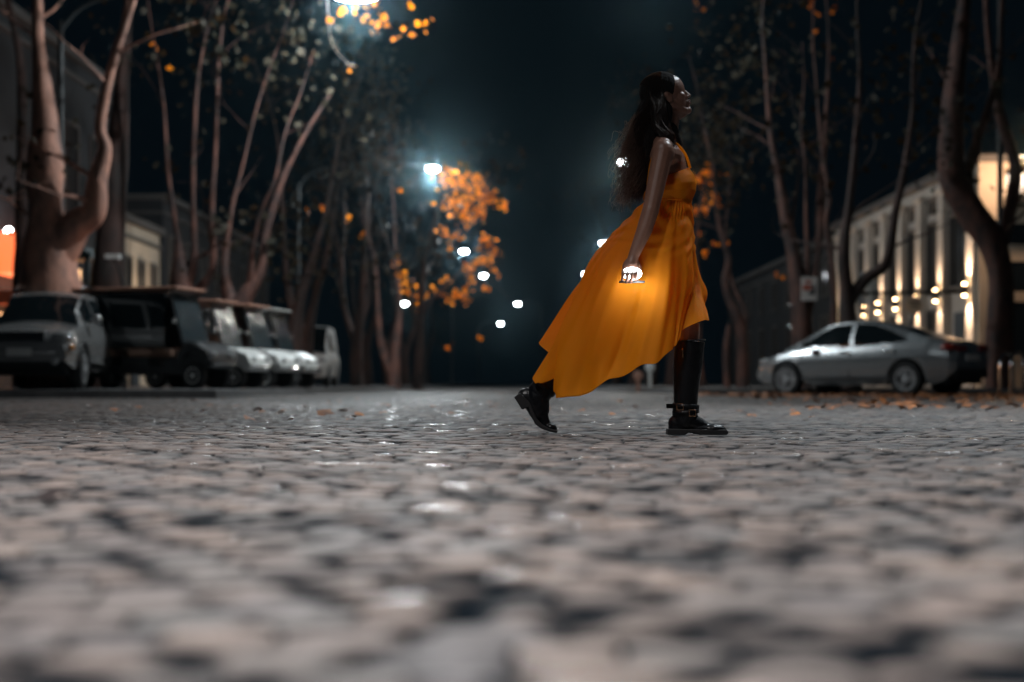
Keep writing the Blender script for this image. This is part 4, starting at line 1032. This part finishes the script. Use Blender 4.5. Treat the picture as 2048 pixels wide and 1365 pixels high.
def frontx(o):
    d=-.09
    for (y,tilt,bx,off) in ((812,2,1352,-1),(824,-3,1376,0)):
        st=MB(); pts=[]
        for i in range(33):
            th=2*math.pi*i/32; pts.append(Wp(1366.5+26.5*math.cos(th),y+tilt*math.cos(th),d-.0585*math.sin(th)))
        vs=[];n=len(pts)
        for p in pts: vs+= [p+Vector((0,0,.010)),p-Vector((0,0,.010))]
        st.add(vs,[(2*i,2*i+1,2*i+3,2*i+2) for i in range(n-1)]); so=L_(st).build('strap',M['leather'],o); q=so.modifiers.new('s','SOLIDIFY'); q.thickness=.004; q.offset=1
        bk=MB(); c=Wp(bx,y+1,d-.060 if off else d-.061); a_=.014; h_=.0135
        yo=-.004
        bk.tube([c+Vector((-a_,yo,-h_)),c+Vector((a_,yo,-h_)),c+Vector((a_,yo,h_)),c+Vector((-a_,yo,h_)),c+Vector((-a_,yo,-h_))],.0020,6); L_(bk).build('buckle',M['brass'],o)
    m=MB().box(Wp(1336,812,d),(.035,.022,.02)); L_(m).build('strap_end',M['leather'],o,smooth=False)
    m=MB().box(Wp(1357,708,d-.066),(.005,.004,.04)); m.ell(Wp(1357,701,d-.066),(.005,.004,.006)); L_(m).build('zip_puller',M['brass'],o)
    m=MB(); pts=[Wp(1374+30.5*math.cos(t_),683-1.5*math.cos(t_),d-.0685*math.sin(t_)) for t_ in np.linspace(0,2*math.pi,33)]
    m.tube(pts,.0035,6,cap=False); L_(m).build('shaft_rim',M['leather'],o)
boot(None,frontblob,[(1330,856),(1329,868.5),(1364,868.5),(1368,864),(1384,865),(1392,868.5),(1446,868.5),(1449,862),(1444,858)],-.09,frontx)
def rearblob(m):
    d=.08
    m.tube([Wp(1180,692,d),Wp(1150,717,d),Wp(1112,752,d),Wp(1090,775,d),Wp(1076,790,d)],[.064,.063,.058,.057,.055],24)
    m.ell(Wp(1054,795,d),(.045,.038,.042),Matrix.Rotation(R(40),3,'Y')); m.cap(Wp(1076,792,d),.055,Wp(1082,820,d),.042)
    m.cap(Wp(1062,800,d),.042,Wp(1078,830,d),.038)
    m.cap(Wp(1080,825,d),.038,Wp(1088,843,d),.028); m.cap(Wp(1086,846,d),.027,Wp(1102,855,d),.021); m.ell(Wp(1103,856,d),(.030,.038,.019),Matrix.Rotation(R(18),3,'Y'))
def rearx(o):
    d=.08
    m=MB(); pts=[]
    ax=Vector((.66,0,.75)).normalized(); pr=Vector((.75,0,-.66))
    c=Wp(1090,775,d)
    for i in range(33):
        th=2*math.pi*i/32; pts.append(c+pr*(.060*math.cos(th))+Vector((0,-.060*math.sin(th),0)))
    vs=[]
    for p in pts: vs+=[p+ax*.011,p-ax*.011]
    m.add(vs,[(2*i,2*i+1,2*i+3,2*i+2) for i in range(len(pts)-1)]); so=L_(m).build('strap',M['leather'],o); q=so.modifiers.new('s','SOLIDIFY'); q.thickness=.004; q.offset=1
boot(None,rearblob,[(1040,786),(1028,795),(1044,820),(1057,816),(1062,832),(1070,849),(1082,858),(1098,864),(1114,867.5),(1117,862),(1100,858),(1085,850),(1074,838),(1066,820),(1060,806)],.08,rearx)

# hair
HRs=MB()
def strand(pts,r,jit=.0):
    HRs.tube(pts,[r*.7,r,r,r*.9,r*.7,r*.3][:len(pts)] if len(pts)<=6 else [r]*(len(pts)-1)+[r*.3],3,cap=False,sub=3)
random.seed(5)
cap_=MB()
cap_.ell(hp(-.020,0,.038),(.096,.083,.090),HR,28,18); cap_.ell(hp(-.042,0,.002),(.076,.078,.088),HR,24,14)
cap_.cap(hp(-.045,0,-.01),.076,Wp(1300,236),.072); cap_.cap(Wp(1300,236),.072,Wp(1296,285,-.01),.060); cap_.cap(Wp(1296,285,-.01),.058,Wp(1290,335,-.01),.044); cap_.cap(Wp(1290,335,-.01),.042,Wp(1284,368,-.01),.018)
cap_.cap(hp(-.02,.075,-.04),.026,Wp(1352,285,.10),.030); cap_.cap(Wp(1352,285,.10),.030,Wp(1371,326,.09),.018)
cap_.cap(hp(-.03,-.050,-.050),.030,Wp(1322,270,-.085),.034); cap_.cap(Wp(1322,270,-.085),.034,Wp(1330,292,-.10),.026)
cap_.cap(Wp(1340,262,-.04),.030,Wp(1352,292,-.03),.028)
capo=remeshed(L_(cap_),'hair',M['hairbase'],.005,4,person)
def rnd(s): return random.uniform(-s,s)
for k in range(3400):
    # root on the scalp
    u=random.random()
    a=random.uniform(-1,1)      # across: -1 near side, 1 far side
    f=random.uniform(0,1)       # 0 hairline .. 1 crown/back
    th=R(70+f*65)               # angle from forward axis up and over
    root=hp(-.026+.100*math.cos(th)*math.cos(a*1.15), .085*math.sin(a*1.35), .034+.091*math.sin(th)*math.cos(a*.95))
    mid=hp(-.095-.012*random.random()+.03*abs(a)+rnd(.008), .083*math.sin(a*1.25)+rnd(.006), -.01+rnd(.03))
    tipk=random.random()
    loose=random.random()
    sp_=loose**2
    if random.random()<.80:
        ex=1262-38*sp_*random.random(); 
        p3=Wp(1294-20*sp_+rnd(13),255+rnd(14),a*.06-.01)
        p4=Wp(1292-20*sp_*random.random()+rnd(13),300+rnd(14),a*.06)
        p5=Wp(1288-16*sp_*random.random()+rnd(12),340+rnd(14),a*.055)
        p6=p5.lerp(Wp(1280-14*sp_+rnd(10)+8*math.sin(k*.37),392+rnd(20),a*.04+rnd(.02)),random.random()**.8)
        strand([root,mid,p3,p4,p5,p6],.0010)
    elif random.random()<.5:
        strand([root,hp(-.052+rnd(.03),-.080+rnd(.006),rnd(.02)),Wp(1316+rnd(18),252+rnd(5),-.090+rnd(.012)),Wp(1328+rnd(16),280,-.115+rnd(.02)),Wp(1330+rnd(18),298+rnd(8),-.12+rnd(.02))],.0010)
    else:
        strand([root,hp(-.03+rnd(.02),.085,rnd(.02)),Wp(1348+rnd(7),258,.10),Wp(1362+rnd(8),285,.11+rnd(.02)),Wp(1370+rnd(10),310,.10+rnd(.02)),Wp(1376+rnd(9),332+rnd(6),.09+rnd(.03))],.0010)
L_(HRs).build('hair_strand',M['hair'],person)
HRs=MB()
# curls blown out at the back
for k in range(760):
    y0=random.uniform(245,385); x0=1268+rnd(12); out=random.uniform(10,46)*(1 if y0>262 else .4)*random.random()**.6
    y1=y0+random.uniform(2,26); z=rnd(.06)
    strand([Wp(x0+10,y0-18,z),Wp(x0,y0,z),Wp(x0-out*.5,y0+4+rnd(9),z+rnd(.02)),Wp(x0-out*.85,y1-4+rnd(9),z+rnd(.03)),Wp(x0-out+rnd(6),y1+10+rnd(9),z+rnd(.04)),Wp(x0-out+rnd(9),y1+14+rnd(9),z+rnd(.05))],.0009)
L_(HRs).build('loose_hair',M['lit_wisp'],person)

# hand-held light
hl=empty('hand_lamp',Wp(1254,570,-.262),0,'small lit white lamp gripped in the woman\'s lowered hand','lamp')
m=MB().ell((0,0,.030),(.043,.014,.028),None,28,14); m.build('lit_dome',M['torch'],hl)
o=MB().box((0,0,-.006),(.112,.034,.009)).build('base_plate',M['black'],hl,smooth=False); bv=o.modifiers.new('b','BEVEL'); bv.width=.004; bv.segments=2
point('hand_light',(.03,-.036,-.030),.7,(.95,.97,1),.02,hl)

# ------------------------------------------------------------------ haze
hz=MB().box((0,85,12.9),(140,190,29)); o=hz.build('haze',None,smooth=False); o.data.materials.clear()
m=bpy.data.materials.new('haze_air'); m.use_nodes=True; n=m.node_tree.nodes; n.remove(n['Principled BSDF'])
v=n.new('ShaderNodeVolumePrincipled'); v.inputs['Color'].default_value=(.50,.80,.92,1); v.inputs['Density'].default_value=.00042; v.inputs['Anisotropy'].default_value=.972
m.node_tree.links.new(v.outputs[0],n['Material Output'].inputs['Volume']); o.data.materials.append(m)
tag(o,'thin night haze glowing round the lamps','haze',kind='stuff')
